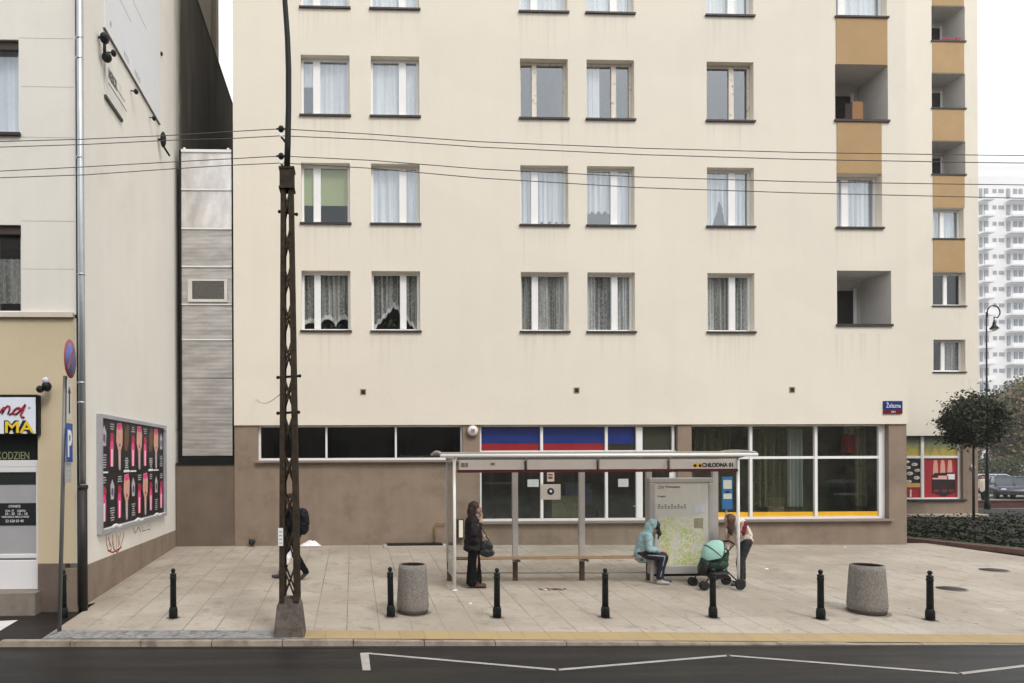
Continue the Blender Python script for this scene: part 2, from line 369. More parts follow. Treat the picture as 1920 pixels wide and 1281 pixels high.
# kerb stones
mb = MB(); L = 1.0; X = -14.0; i = 0
while X < 60:
    X2 = X + L - .012; jig = random.uniform(-.004, .004)
    za, zb = Zg(X, kerbY(X)) + .002 + jig, Zg(X2, kerbY(X2)) + .002 + jig
    if X < XE - .6: za -= .03; zb -= .03
    for (p0, p1) in (((X, za), (X2, zb)),):
        v = [(X, kerbY(X), RZ - .02), (X2, kerbY(X2), RZ - .02), (X2, kerbY(X2) + .128, RZ - .02), (X, kerbY(X) + .128, RZ - .02),
             (X, kerbY(X) + .012, za), (X2, kerbY(X2) + .012, zb), (X2, kerbY(X2) + .128, zb), (X, kerbY(X) + .128, za)]
        mb.add(v, [(0, 3, 2, 1), (4, 5, 6, 7), (0, 1, 5, 4), (1, 2, 6, 5), (2, 3, 7, 6), (3, 0, 4, 7)])
    X += L
struct('kerb', mb, M('kerb_concrete', (.30, .25, .20), .85, var=.2, vs=5, bump=.5, bs=60, stain=((.12, .09, .07), 3, .5, .7)))
mb = MB(); xs_ = [-30, -4, 4, 12, 30, 60]
for a, b in zip(xs_, xs_[1:]): mb.quad((a, kerbY(a) - .10, RZ + .0035), (b, kerbY(b) - .10, RZ + .0035), (b, kerbY(b) + .004, RZ + .0035), (a, kerbY(a) + .004, RZ + .0035))
struct('gutter', mb, M('wet_gutter_dirt', (.012, .010, .009), .5, var=.3, vs=9))
# yellow tactile strip and cobble strip
def strip(name, xa, xb, mat, w=.42, o=.0045, step=2.0):
    mb = MB(); X = xa
    while X < xb - .01:
        X2 = min(xb, X + step); ya, yb = kerbY(X) + .135, kerbY(X2) + .135
        mb.quad((X, ya, Zg(X, ya) + o), (X2, yb, Zg(X2, yb) + o), (X2, yb + w, Zg(X2, yb + w) + o), (X, ya + w, Zg(X, ya + w) + o)); X = X2
    return struct(name, mb, mat)
m, nt, p = new_mat('yellow_strip_slabs'); co = coords(nt, (1, 1, 1), (.05, 0, 0))
br = N(nt, 'ShaderNodeTexBrick'); br.offset = 0.
for k, v in (('Scale', 1.), ('Mortar Size', .006), ('Brick Width', .36), ('Row Height', 5.), ('Bias', 0.)): br.inputs[k].default_value = v
br.inputs['Color1'].default_value = (.37, .275, .135, 1); br.inputs['Color2'].default_value = (.33, .245, .125, 1); br.inputs['Mortar'].default_value = (.22, .15, .07, 1)
nt.links.new(co, br.inputs['Vector'])
cc = mix_rgb(nt, ramp(nt, noise(nt, 1.6, 6, .7, coords(nt)), .42, .7), br.outputs['Color'], (.37, .27, .15))
nt.links.new(cc, p.inputs['Base Color']); p.inputs['Roughness'].default_value = .85
bp = N(nt, 'ShaderNodeBump'); bp.inputs['Strength'].default_value = .4; bp.inputs['Distance'].default_value = .005
nt.links.new(noise(nt, 60, 3, .6, coords(nt)), bp.inputs['Height']); nt.links.new(bp.outputs[0], p.inputs['Normal'])
XY0 = G(570, 1192).x
strip('yellow_kerb_strip', XY0, 60, m)
m, nt, p = new_mat('granite_setts'); v = N(nt, 'ShaderNodeTexVoronoi'); v.inputs['Scale'].default_value = 13; nt.links.new(coords(nt), v.inputs['Vector'])
c = mix_rgb(nt, ramp(nt, v.outputs['Distance'], .3, .75), (.30, .26, .225), (.09, .075, .065))
c = mix_rgb(nt, ramp(nt, noise(nt, 2, 4, .6, coords(nt)), .35, .65), c, (.26, .22, .19)); c = mix_rgb(nt, .75, v.outputs['Color'], c)
hs = N(nt, 'ShaderNodeHueSaturation'); hs.inputs['Saturation'].default_value = .12; hs.inputs['Value'].default_value = .62; nt.links.new(c, hs.inputs['Color'])
nt.links.new(hs.outputs[0], p.inputs['Base Color']); p.inputs['Roughness'].default_value = .8
bp = N(nt, 'ShaderNodeBump'); bp.invert = True; bp.inputs['Strength'].default_value = .9; bp.inputs['Distance'].default_value = .015
nt.links.new(v.outputs['Distance'], bp.inputs['Height']); nt.links.new(bp.outputs[0], p.inputs['Normal'])
strip('cobble_strip', XE + .02, XY0 - .004, m)
# asphalt yard at the left, a little lower
mb = MB(); xx = [-30, -16, -10, -7, XE + .01]
for a, b in zip(xx, xx[1:]):
    for y0_, y1_ in ((None, -7.4), (-7.4, -6.1)):
        ya = kerbY(a) + .12 if y0_ is None else y0_; yb = kerbY(b) + .12 if y0_ is None else y0_
        mb.quad((a, ya, Zg(0, ya) - .035), (b, yb, Zg(0, yb) - .035), (b, y1_, Zg(0, y1_) - .035), (a, y1_, Zg(0, y1_) - .035))
struct('yard_asphalt', mb, asph2)
struct('yard_white_marking', MB().quad(*[(lambda g: Vector((g.x, g.y, Zg(0, g.y) - .03)))(Gz(*q, -.34)) for q in ((-30, 1190), (0, 1182), (34, 1165), (-30, 1168))]), M('worn_road_paint', (.62, .60, .58), .6, var=.1, vs=8))

# road markings
paint = M('road_paint', (.34, .32, .30), .7, var=.15, vs=6, stain=((.12, .11, .10), 5, .60, .7))
mk = MB(); z = RZ + .004
pts = [Gz(690, 1225, z), Gz(1045, 1256, z), Gz(1365, 1229, z), Gz(1800, 1263, z), Gz(2200, 1215, z)]
for a, b in zip(pts, pts[1:]):
    t = (b - a).normalized(); n = Vector((-t.y, t.x, 0)) * .036; mk.quad(a - n - t * .02, b - n + t * .02, b + n + t * .02, a + n - t * .02)
struct('zigzag_marking', mk, paint)
struct('block_marking', MB().quad(Gz(680, 1257, z + .004), Gz(695, 1257, z + .004), Gz(691, 1224, z + .004), Gz(675, 1224, z + .004)), paint)

# ================================================================== MAIN APARTMENT BLOCK
B0, B1, BT = -3.07, 14.86, 26.0
apt = thing('apartment_building', (6, 0, 0), 'large cream plastered apartment block with brown ground floor behind the bus shelter', 'building')
cols = [(-1.32, .32), (.50, .66), (4.42, .33), (6.19, .62), (9.41, .60)]
WW = 1.27; WH = 1.55; sills = [5.585, 8.385, 11.19, 13.99]
ops = []; wins = []
for ci, (x, fr) in enumerate(cols):
    for ri, z in enumerate(sills):
        ops.append((x, x + WW, z, z + WH, .22)); wins.append((ci, ri, x, x + WW, z, z + WH, fr))
z2 = sills[1]; ops.append((12.93, 14.18, z2, z2 + 1.42, .26)); wins.append((5, 1, 12.93, 14.18, z2, z2 + 1.42, .30))
z0 = 14.02; ops.append((12.93, 14.33, z0, z0 + 1.5, .22)); wins.append((5, 3, 12.93, 14.33, z0, z0 + 1.5, .2))
logg = [(12.90, 14.35, 11.24, 12.72), (12.93, 14.42, 5.78, 7.22)]
for a in logg: ops.append((*a, .0))
P = lambda x, z, d: (x, d, z)
mb = MB(); wall_grid(mb, B0, B1, 3.12, BT, ops, P)
# lip underside, sides, roof parapet
mb.quad((B0, 0, 3.12), (B0, .045, 3.12), (B1, .045, 3.12), (B1, 0, 3.12))
mb.quad((B0, 0, 3.12), (B0, 0, BT), (B0, 24, BT), (B0, 24, 3.12)); mb.quad((B1, 0, 3.12), (B1, 10.5, 3.12), (B1, 10.5, BT), (B1, 0, BT))
WX1 = U(1835, 600, 10.5).x
mb.quad((B0, 24, -.6), (B0, 24, BT), (WX1, 24, BT), (WX1, 24, -.6))
mb.build('wall', plaster, apt)
MB().quad((B0, 0, BT), (B1, 0, BT), (B1, 24, BT), (B0, 24, BT)).quad((B1, 10.5, BT), (WX1, 10.5, BT), (WX1, 24, BT), (B1, 24, BT)).build('roof', M('roof_felt', (.08, .08, .08), .9), apt)

def curtain(name, par, x0, x1, zt, zb, Y, mat, folds=9, amp=.02, n=60):
    mb = MB(); mb.smooth = True; ph = random.uniform(0, 6)
    def pt(t, top):
        x = x0 + (x1 - x0) * t
        return (x, Y + amp * math.sin(t * folds * 6.28 + ph) + amp * .5 * math.sin(t * folds * 14 + ph), zt if top else zb(t))
    for i in range(n):
        a, b = i / n, (i + 1) / n
        mb.quad(pt(a, 0), pt(b, 0), pt(b, 1), pt(a, 1))
    return mb.build(name, mat, par)
def window(par, x0, x1, z0, z1, Y, rec, fr, fmat=None, fw=.065, mw=.17, glassm=None):
    fmat = fmat or white_fr; glassm = glassm or g_win
    y0, y1 = Y + rec - .03, Y + rec + .04
    xm = x0 + (x1 - x0) * fr; f = MB()
    f.box(x0, x1, y0, y1, z0, z0 + fw).box(x0, x1, y0, y1, z1 - fw, z1).box(x0, x0 + fw, y0 + .002, y1 - .002, z0 + fw, z1 - fw).box(x1 - fw, x1, y0 + .002, y1 - .002, z0 + fw, z1 - fw)
    f.box(xm - mw / 2, xm + mw / 2, y0 - .012, y1 - .004, z0 + fw, z1 - fw)
    w = f.build('window', fmat, par)
    bevel(w, .006, 1)
    MB().quad((x0 + fw, y0 + .035, z0 + fw), (xm - mw / 2, y0 + .035, z0 + fw), (xm - mw / 2, y0 + .035, z1 - fw), (x0 + fw, y0 + .035, z1 - fw)) \
        .quad((xm + mw / 2, y0 + .035, z0 + fw), (x1 - fw, y0 + .035, z0 + fw), (x1 - fw, y0 + .035, z1 - fw), (xm + mw / 2, y0 + .035, z1 - fw)).build('pane', glassm, w)
    MB().box(x0 - .035, x1 + .035, Y - .055, Y + rec - .034, z0 - .05, z0 - .004).build('sill', dark_sill, w)
    return w
def room_behind(par, x0, x1, z0, z1, Y, mat):
    a, b, c, d, e = x0 - .5, x1 + .5, z0 - .5, z1 + .3, Y + 2.0
    MB().quad((a, e, c), (b, e, c), (b, e, d), (a, e, d)).quad((a, Y, c), (a, e, c), (a, e, d), (a, Y, d)).quad((b, Y, c), (b, e, c), (b, e, d), (b, Y, d)).quad((a, Y, d), (b, Y, d), (b, e, d), (a, e, d)).quad((a, Y, c), (b, Y, c), (b, e, c), (a, e, c)).build('room', mat, par)
lightroom = M('pale_room', (.30, .30, .29), .9)
for ci, ri, x0, x1, z0, z1, fr in wins:
    old = ri == 2 and ci in (2, 3, 4)
    rec = .26 if (ci, ri) == (5, 1) else .22
    w = window(apt, x0, x1, z0, z1, 0, rec, fr, old_fr if old else None, glassm=g_low if (ri == 0 or (ci, ri) == (0, 1)) else None, mw=.13 if old else (.19 if ri else .17))
    flat = lambda t: z0 + .03
    Yc = rec + .08; a, b = x0 + .02, x1 - .02
    room_behind(w, x0, x1, z0, z1, rec + .3, room if ri < 2 else lightroom)
    if ri == 0:
        zf_ = {0: lambda t: z0 + .10 + .24 * abs(math.sin(t * 9)) ** .5 * (1 if t > .35 else .6), 1: lambda t: z0 + .05 + .62 * max(0, 1 - abs(t - .48) / .45) + .03 * math.sin(t * 60)}.get(ci, flat)
        cu_ = curtain('curtain', w, a, b, z1 - .05, zf_, Yc, sheer2 if ci == 3 else lace, 9, .03)
        if ci < 2:
            hm = MB(); nn = 60
            for k in range(nn):
                t0, t1 = k / nn, (k + 1) / nn; h0 = .05 + .035 * abs(math.sin(t0 * 30)); h1 = .05 + .035 * abs(math.sin(t1 * 30))
                hm.quad((a + (b - a) * t0, Yc - .035, zf_(t0)), (a + (b - a) * t1, Yc - .035, zf_(t1)), (a + (b - a) * t1, Yc - .035, zf_(t1) + h1 * 1.6), (a + (b - a) * t0, Yc - .035, zf_(t0) + h0 * 1.6))
            hm.build('curtain_hem', sheer2, w)
        else:
            for (t0, t1) in (((.42, .62), (.80, 1.)) if ci == 2 else ((.0, .22), (.82, 1.))): curtain('side_curtain', w, a + (b - a) * t0, a + (b - a) * t1, z1 - .05, flat, Yc - .04, sheer2, 3, .02)
        if ci < 2:   # a pot plant behind the glass
            pl = MB(); c = Vector((x0 + .85 - ci * .3, Yc + .1, z0 + .15))
            for k in range(60):
                q = c + Vector((random.gauss(0, .10), random.gauss(0, .04), random.gauss(.05, .06))); u = Vector((random.uniform(-1, 1), random.uniform(-1, 1), random.uniform(-1, 1))) * .04; vv = Vector((random.uniform(-1, 1), random.uniform(-1, 1), random.uniform(-1, 1))) * .04
                pl.quad(q - u, q - vv, q + u, q + vv)
            pl.build('pot_plant', M('leaf_green', (.05, .08, .03), .6), w)
    elif ri == 1:
        if ci == 0:
            MB().box(a, b, Yc - .06, Yc - .055, z0 + .52, z1 - .03).build('roller_blind', blindm, w)
        elif ci == 1: curtain('curtain', w, a, b, z1 - .05, flat, Yc, sheer, 5, .02)
        elif ci == 2: curtain('curtain', w, a, b, z1 - .05, lambda t: z0 + .05 + .12 * (math.sin(t * 40) > .2) * (t > .3), Yc, sheer, 9, .03)
        elif ci == 3: curtain('curtain', w, a, b, z1 - .05, lambda t: z0 + .42 + .05 * math.sin(t * 45) - .35 * (t > .6), Yc, sheer, 8, .03)
        elif ci == 4: curtain('curtain', w, a, b, z1 - .05, lambda t: z0 + .04 + max(0, .75 - abs(t - .38) * 4.6), Yc, sheer, 8, .03)
        else: curtain('curtain', w, a, b, z1 - .05, flat, Yc, sheer, 8, .03)
    elif ri == 2:
        if ci < 2: curtain('curtain', w, a, b, z1 - .04, (lambda t: z0 + (.85 if t < .3 else .04)) if ci == 0 else flat, Yc, sheer, 3, .012)
        elif ci == 3: curtain('curtain', w, a, a + .42, z1 - .04, flat, Yc, sheer, 3, .012)
    else: curtain('curtain', w, a, b, z1 - .04, flat, Yc, sheer, 4, .015)

# loggias of the main front and ochre panels
def loggia(par, x0, x1, z0, z1, Y, dep, door=True, stuff=None):
    mb = MB(); d = Y + dep
    zf = z0 - .95
    mb.quad((x0, Y, z0), (x0, Y, z1), (x0, d, z1), (x0, d, zf)); mb.quad((x1, Y, z0), (x1, d, zf), (x1, d, z1), (x1, Y, z1))
    mb.quad((x0, Y, z1), (x1, Y, z1), (x1, d, z1), (x0, d, z1)); mb.quad((x0, d, zf), (x1, d, zf), (x1, d, z1), (x0, d, z1))
    mb.quad((x0, Y + .12, zf), (x1, Y + .12, zf), (x1, d, zf), (x0, d, zf)); mb.quad((x0, Y + .12, zf), (x1, Y + .12, zf), (x1, Y + .12, z0), (x0, Y + .12, z0))
    l = mb.build('loggia', M('loggia_render', (.62, .60, .57), .9, var=.06, vs=3, bump=.3), par)
    MB().box(x0 - .03, x1 + .03, Y - .05, Y + .14, z0 - .05, z0 + .01).build('sill', dark_sill, l)
    if door:
        k_ = (d - CY) / (Y - CY); v0 = x0 * k_; w = x1 - v0
        MB().box(v0 - .4, v0 + w * .62, d - .05, d - .004, zf, z1 - .28).build('balcony_door', M('dark_door', (.02, .016, .014), .5), l)
        MB().box(v0 + w * .62, v0 + w * .75, d - .07, d - .004, zf, z1 - .2).build('door_frame', white_fr, l)
    return l
L1 = loggia(apt, *logg[0], 0, 1.15); L2 = loggia(apt, *logg[1], 0, 1.15)
c = logg[0]
t = thing('cardboard_box', (13.62, .55, 11.28 - .02), 'brown cardboard box standing on the open balcony parapet of the large block', 'box')
MB().box(13.42, 13.62, .35, .75, 10.29, 11.86).build('box_front', M('dark_board', (.03, .02, .016), .8), t)
MB().box(13.622, 13.92, .35, .75, 10.29, 11.92).build('box_side', M('cardboard', (.30, .16, .07), .8), t)
def panel(par, x0, x1, z0, z1, Y): MB().box(x0, x1, Y - .018, Y + .05, z0, z1).build('ochre_panel', ochre, par)
panel(apt, 12.93, 14.33, 12.725, 13.965, 0); panel(apt, 12.94, 14.16, z2 + 1.425, 11.185, 0)
for px, py in ((681, 735), (1081, 732), (1485, 731)):
    c = U(px, py)
    v = MB().box(c.x - .075, c.x + .075, -.012, .02, c.z - .075, c.z + .075).build('vent', M('vent_frame', (.30, .25, .16), .7), apt)
    MB().box(c.x - .05, c.x + .05, -.016, -.0125, c.z - .055, c.z + .05).build('vent_hole', black_p, v)

# ground floor
ZB = 3.12; YB = .045
def X_(px, py=900, Y=YB): return U(px, py, Y).x
def Z_(py, px=1000, Y=YB): return U(px, py, Y).z
A = (X_(484), X_(868), Z_(863, 680), ZB - .01); Bo = (X_(900), X_(1271), Z_(977, 1080), ZB - .01); Co = (X_(1297), X_(1667), Z_(974, 1480), ZB - .01)
mb = MB(); wall_grid(mb, B0, B1, -.7, ZB, [(*A, .16), (*Bo, .16), (*Co, .2)], lambda x, z, d: (x, YB + d, z))
mb.quad((B1, YB, -.7), (B1, 10.54, -.7), (B1, 10.54, ZB), (B1, YB, ZB)); mb.quad((B0, YB, -.7), (B0, YB, ZB), (B0, 20, ZB), (B0, 20, -.7))
mb.build('ground_floor_wall', brown, apt)
def shop(par, o, trans, posts, rec):
    x0, x1, z0, z1 = o; f = MB(); y0, y1 = YB + rec - .05, YB + rec + .03; fw = .06
    f.box(x0, x1, y0, y1, z0, z0 + fw).box(x0, x1, y0, y1, z1 - fw * .6, z1)
    f.box(x0, x0 + fw, y0 + .003, y1 - .003, z0 + fw, z1 - fw * .6)
    for px, w in posts: f.box(px - w / 2, px + w / 2, y0 - .006, y1 - .003, z0 + fw, z1 - fw * .6)
    for z in trans: f.box(x0 + fw, x1, y0 + .005, y1 - .006, z - .035, z + .035)
    w = f.build('shop_window', white_fr, par)
    MB().quad((x0, y0 + .04, z0), (x1, y0 + .04, z0), (x1, y0 + .04, z1), (x0, y0 + .04, z1)).build('pane', g_shop, w)
    s = MB().box(x0 - .06, x1 + .08, -.07, YB + rec - .052, z0 - .055, z0 - .004).build('sill', M('grey_brown_sill', (.24, .20, .18), .6), w)
    return w
wA = shop(apt, A, [], [(X_(612), .05), (X_(743), .05), (X_(866.5), .045)], .16)
wB = shop(apt, Bo, [Z_(847, 1080)], [(X_(1018), .07), (X_(1140), .07), (X_(1202), .17), (X_(1266), .06)], .16)
wC = shop(apt, Co, [Z_(858, 1480)], [(X_(1414), .075), (X_(1537), .075), (X_(1661), .16)], .2)
for w, o in ((wA, A), (wB, Bo), (wC, Co)):
    x0, x1, z0, z1 = o; e = 2.1 if w is wC else 3.4
    MB().quad((x0 - .2, e, -.1), (x1 + .2, e, -.1), (x1 + .2, e, 3.2), (x0 - .2, e, 3.2)).quad((x0 - .2, .3, -.1), (x0 - .2, e, -.1), (x0 - .2, e, 3.2), (x0 - .2, .3, 3.2)) \
        .quad((x1 + .2, .3, -.1), (x1 + .2, e, -.1), (x1 + .2, e, 3.2), (x1 + .2, .3, 3.2)).quad((x0 - .2, .3, 3.2), (x1 + .2, .3, 3.2), (x1 + .2, e, 3.2), (x0 - .2, e, 3.2)) \
        .quad((x0 - .2, .3, -.1), (x1 + .2, .3, -.1), (x1 + .2, e, -.1), (x0 - .2, e, -.1)).build('interior', dark_in if w is wA else (M('olive_interior', (.20, .20, .13), .8, var=.45, vs=1.1, stain=((.05, .05, .035), 1.4, .5, .85), streak=.6) if w is wC else M('shop_interior', (.08, .08, .06), .8, var=.4, vs=1.5, stain=((.16, .17, .12), 2.2, .56, .7))), w)
# blue and red strip behind the upper panes
zb = Z_(847, 1080) + .035; zt = ZB - .05; yb = YB + .16 + .012
for a, b, red in ((903, 1014, 1), (1022, 1137, 1), (1144, 1193, 0)):
    zr = zb + (zt - zb) * (.30 if red else .27)
    MB().box(X_(a), X_(b), yb, yb + .01, zr, zt).build('blue_panel', blue_p, wB)
    MB().box(X_(a), X_(b), yb, yb + .01, zb, zr - .002).build('lower_panel', red_p if red else M('brown_band', (.03, .022, .012), .6), wB)
MB().box(X_(1211), X_(1262), yb, yb + .01, zb, zt).build('olive_panel', M('olive_film', (.045, .045, .028), .5), wB)
# yellow band of the right-hand shop window
for a, b in ((1300, 1410), (1418, 1533), (1541, 1655)):
    MB().box(X_(a), X_(b), YB + .2 - .018, YB + .2 - .012, Co[2] + .062, Co[2] + .062 + .125).build('yellow_band', orange_p, wC)
olive_c = cloth('olive_drape', (.19, .185, .115), .7, 7)
curtain('curtain', wC, X_(1425), X_(1500), ZB - .1, lambda t: Co[2] + .3, .7, olive_c, 6, .06)
curtain('curtain', wC, X_(1502), X_(1530), ZB - .1, lambda t: Co[2] + .3, .6, cloth('pale_drape', (.40, .44, .42), .8), 3, .04)
curtain('curtain', wC, X_(1632), X_(1652), ZB - .1, lambda t: Co[2] + .3, .6, olive_c, 2, .04)
curtain('curtain', wC, X_(1300), X_(1400), ZB - .1, lambda t: Z_(860), .8, olive_c, 6, .06)
# shop fittings that glimmer inside
for px0, px1, py0, py1, yy, colr in ((1560, 1640, 900, 906, 1.5, (.25, .27, .27)), (1575, 1625, 925, 929, 1.2, (.3, .3, .28)), (1590, 1612, 815, 850, .9, (.35, .05, .03)), (1595, 1612, 798, 815, .88, (.40, .42, .28)), (1440, 1470, 935, 960, 1.4, (.25, .22, .14)), (1060, 1110, 905, 940, 1.5, (.05, .07, .12)), (910, 960, 880, 884, 1.3, (.16, .17, .15)), (910, 960, 905, 908, 1.3, (.14, .14, .12)), (1035, 1085, 930, 970, 1.2, (.13, .13, .07))):
    a = U(px0, py1, yy); b = U(px1, py0, yy)
    MB().box(a.x, b.x, yy, yy + .3, a.z, b.z).build('shop_fitting', M('fit_%d' % px0, colr, .7, var=.4, vs=12), wC if px0 > 1290 else wB)
# papers on the door and windows
def paper(name, px0, px1, py0, py1, Y, par, mats=None, label=None):
    a = U(px0, py1, Y); b = U(px1, py0, Y); mb = MB().box(a.x, b.x, Y - .006, Y, a.z, b.z)
    o = mb.build(name, mats or white_p, par); return o, a, b
for q in ((989, 1010, 899, 913), (1159, 1178, 898, 913)):
    n_, a, b = paper('notice', *q, YB + .1, wB, M('pale_paper', (.55, .58, .56), .7))
    mb = MB()
    for k in range(3): mb.box(a.x + .04, b.x - .04, YB + .091, YB + .0938, b.z - .045 - k * .045, b.z - .035 - k * .045)
    mb.build('lettering', grey_p, n_)
paper('notice', 1255, 1268, 886, 897, YB + .1, wB, white_p)
c = U(1192, 949, YB + .09); MB().tube([(c.x, c.y, c.z), (c.x, c.y - .06, c.z), (c.x - .09, c.y - .06, c.z)], .014).build('door_handle', zinc, wB)

# wing set back at the right
YW = 10.5
def XW_(px, py=600): return U(px, py, YW).x
def ZW_(py, px=1780): return U(px, py, YW).z
wc0, wc1 = XW_(1750), XW_(1810)
wz = [ZW_(697), ZW_(573), ZW_(447), ZW_(327), ZW_(203), ZW_(77)]
wops = [(wc0, wc1, wz[0], ZW_(637), .25), (wc0 - .02, wc1 + .02, wz[1], ZW_(511), .25), (wc0, wc1 - .05, wz[2], ZW_(391), .25)]
wl = [(wc0 - .03, wc1 + .03, wz[3], ZW_(265)), (wc0 - .03, wc1 + .03, wz[4], ZW_(138)), (wc0 - .03, wc1 + .03, wz[5], ZW_(12))]
zwb = ZW_(817)
mb = MB(); wall_grid(mb, B1, WX1, zwb, BT, wops + [(*a, 0) for a in wl], lambda x, z, d: (x, YW + d, z))
mb.quad((WX1, YW, zwb), (WX1, 24, zwb), (WX1, 24, BT), (WX1, YW, BT)); mb.quad((B1, YW, zwb), (B1, YW + .06, zwb), (WX1, YW + .06, zwb), (WX1, YW, zwb))
mb.build('wing_wall', plaster, apt)
for i, a in enumerate(wops):
    w = window(apt, *a[:4], YW, .25, (.42, .5, .42)[i], fw=.08, mw=.16, glassm=g_low if i < 2 else None)
    room_behind(w, a[0], a[1], a[2], a[3], YW + .5, room if i < 2 else lightroom)
    if i == 2: curtain('curtain', w, a[0], a[1], a[3], lambda t: wz[2] + .05, YW + .37, sheer)
    if i == 0: curtain('curtain', w, a[0] + .7, a[1], a[3], lambda t: wz[0] + .05, YW + .37, lace)
for a in wl: loggia(apt, *a, YW, 1.1)
c = U(1780, 75, YW)
fl = MB()
for k in range(50):
    q = Vector((random.uniform(wc0 + .35, wc1 - .1), YW + random.uniform(.0, .12), wz[5] + random.uniform(.02, .14))); u = Vector((.04, 0, .03)); vv = Vector((-.02, .02, .04)); fl.quad(q - u, q - vv, q + u, q + vv)
fl.build('flower_box', M('red_flowers', (.25, .02, .04), .7), apt)
for zlo, zhi in ((ZW_(510), wz[2] - .055), (ZW_(390), wz[3] - .055), (ZW_(264), wz[4] - .055), (ZW_(137), wz[5] - .055), (ZW_(11), ZW_(-50))):
    panel(apt, wc0, wc1 - .02, zlo, zhi, YW)
Yb2 = YW + .06
wz0 = U(1780, 936, Yb2).z; wzt = zwb - .02; wxr = U(1806, 900, Yb2).x
mb = MB(); wall_grid(mb, B1, WX1, -.8, zwb, [(B1 + .1, wxr, wz0, wzt, .18)], lambda x, z, d: (x, Yb2 + d, z))
mb.quad((WX1, Yb2, -.8), (WX1, 24, -.8), (WX1, 24, zwb), (WX1, Yb2, zwb)); mb.build('ground_floor_wall', brown, apt)
yf = Yb2 + .14; f = MB(); xm = U(1730, 900, yf).x; zt2 = U(1780, 857, yf).z
f.box(B1 + .1, wxr, yf, yf + .06, wz0, wz0 + .06).box(B1 + .1, wxr, yf + .003, yf + .057, zt2 - .05, zt2 + .05).box(xm - .06, xm + .06, yf - .005, yf + .055, wz0 + .06, wzt).box(wxr - .1, wxr, yf - .004, yf + .056, wz0 + .06, wzt)
ww = f.build('shop_window', white_fr, apt)
MB().box(B1 + .1, wxr + .1, YW - .02, yf - .002, wz0 - .08, wz0 - .003).build('sill', dark_sill, ww)
yq = yf + .062
m, nt, p = new_mat('green_yellow_film'); g = N(nt, 'ShaderNodeNewGeometry'); s_ = N(nt, 'ShaderNodeSeparateXYZ'); nt.links.new(g.outputs[0], s_.inputs[0])
mr = N(nt, 'ShaderNodeMapRange'); mr.inputs[1].default_value = zt2; mr.inputs[2].default_value = wzt; nt.links.new(s_.outputs[2], mr.inputs[0])
r = N(nt, 'ShaderNodeValToRGB'); el = r.color_ramp.elements; el[0].position = 0; el[0].color = (.42, .33, .05, 1); el[1].position = .38; el[1].color = (.40, .34, .06, 1)
e = el.new(.44); e.color = (.24, .26, .10, 1); e = el.new(.75); e.color = (.20, .24, .12, 1); e = el.new(.95); e.color = (.07, .08, .04, 1)
nt.links.new(mr.outputs[0], r.inputs[0]); nt.links.new(mix_rgb(nt, ramp(nt, noise(nt, 5, 4, .6, coords(nt, (1.6, 1, .5))), .5, .7), r.outputs[0], (.14, .15, .07)), p.inputs['Base Color']); p.inputs['Roughness'].default_value = .5
MB().box(B1 + .1, wxr - .1, yq, yq + .01, zt2 + .05, wzt).build('coloured_film', m, ww)
pp = MB().box(xm + .06, wxr - .1, yq, yq + .01, wz0 + .06, zt2 - .05).build('red_poster', red_p, ww)
mb = MB(); yy = yq - .006
def pr(mb, px0, px1, py0, py1, Y=None):
    Y = Y or yy; a = U(px0, py1, Y); b = U(px1, py0, Y); mb.box(a.x, b.x, Y - .004, Y, a.z, b.z)
mb.mi = 0
for k in range(3):
    x = 1754 + k * 13.5; a = U(x - 5, 893, yy); b = U(x + 5, 863, yy)
    mb.prism([(a.x, a.z), (b.x, a.z), (b.x - .02, b.z - .25), (b.x - .05, b.z), (a.x + .05, b.z), (a.x + .02, b.z - .25)], (0, yy, 0), (1, 0, 0), (0, 0, 1), (0, -.003, 0))
yy -= .006; mb.mi = 1
a = U(1748, 932, yy); b = U(1791, 888, yy)
mb.prism([(a.x, b.z - .1), (a.x, a.z + .2), ((a.x + b.x) / 2, a.z), (b.x, a.z + .2), (b.x, b.z - .1), (b.x - .1, b.z + .05), (a.x + .1, b.z + .02)], (0, yy, 0), (1, 0, 0), (0, 0, 1), (0, -.003, 0))
yy -= .006; mb.mi = 2; pr(mb, 1748, 1759, 896, 899); pr(mb, 1759, 1778, 892, 899); mb.mi = 3; pr(mb, 1776, 1790, 889, 899); mb.mi = 4
for k in range(3): pr(mb, 1751 + k * 14, 1761 + k * 14, 918, 923)
mb.build('bottle_print', [skin_p, M('dark_brown_print', (.022, .008, .008), .5), M('pale_pink_print', (.75, .42, .42), .5), white_p, M('maroon_print', (.16, .03, .03), .5)], pp)
p2 = MB().box(B1 + .1, xm - .06, yq, yq + .01, wz0 + .06, zt2 - .05).build('food_poster', red_p, ww)
mb = MB(); yy = yq - .005; mb.mi = 1; pr(mb, 1690, 1726, 861, 912)
for k, (x, y, w, h) in enumerate(((1700, 866, 12, 5), (1715, 871, 13, 6), (1703, 877, 10, 6), (1720, 882, 12, 6), (1706, 888, 13, 7), (1719, 896, 12, 7), (1704, 903, 12, 6))):
    mb.mi = 0; c = U(x, y, yy - .006)
    mb.ell((c.x, yy - .006, c.z), (w / 2 / 46, .004, h / 2 / 46), None, 8)
    mb.mi = 2; mb.ell((c.x - .03, yy - .010, c.z + .01), (w / 5 / 46, .004, h / 5 / 46), None, 8)
mb.mi = 3; yy -= .01; pr(mb, 1690, 1726, 906, 914); mb.mi = 0; yy -= .004; pr(mb, 1706, 1709, 918, 932)
mb.build('food_print', [cream_p, black_p, M('orange_print', (.6, .2, .08), .5), M('gold_print', (.7, .4, .12), .5)], p2)
w_ = MB().ell(U(1824, 876, Yb2 - .05), (.09, .05, .11), None, 10); w_.build('wall_lamp', white_p, apt)

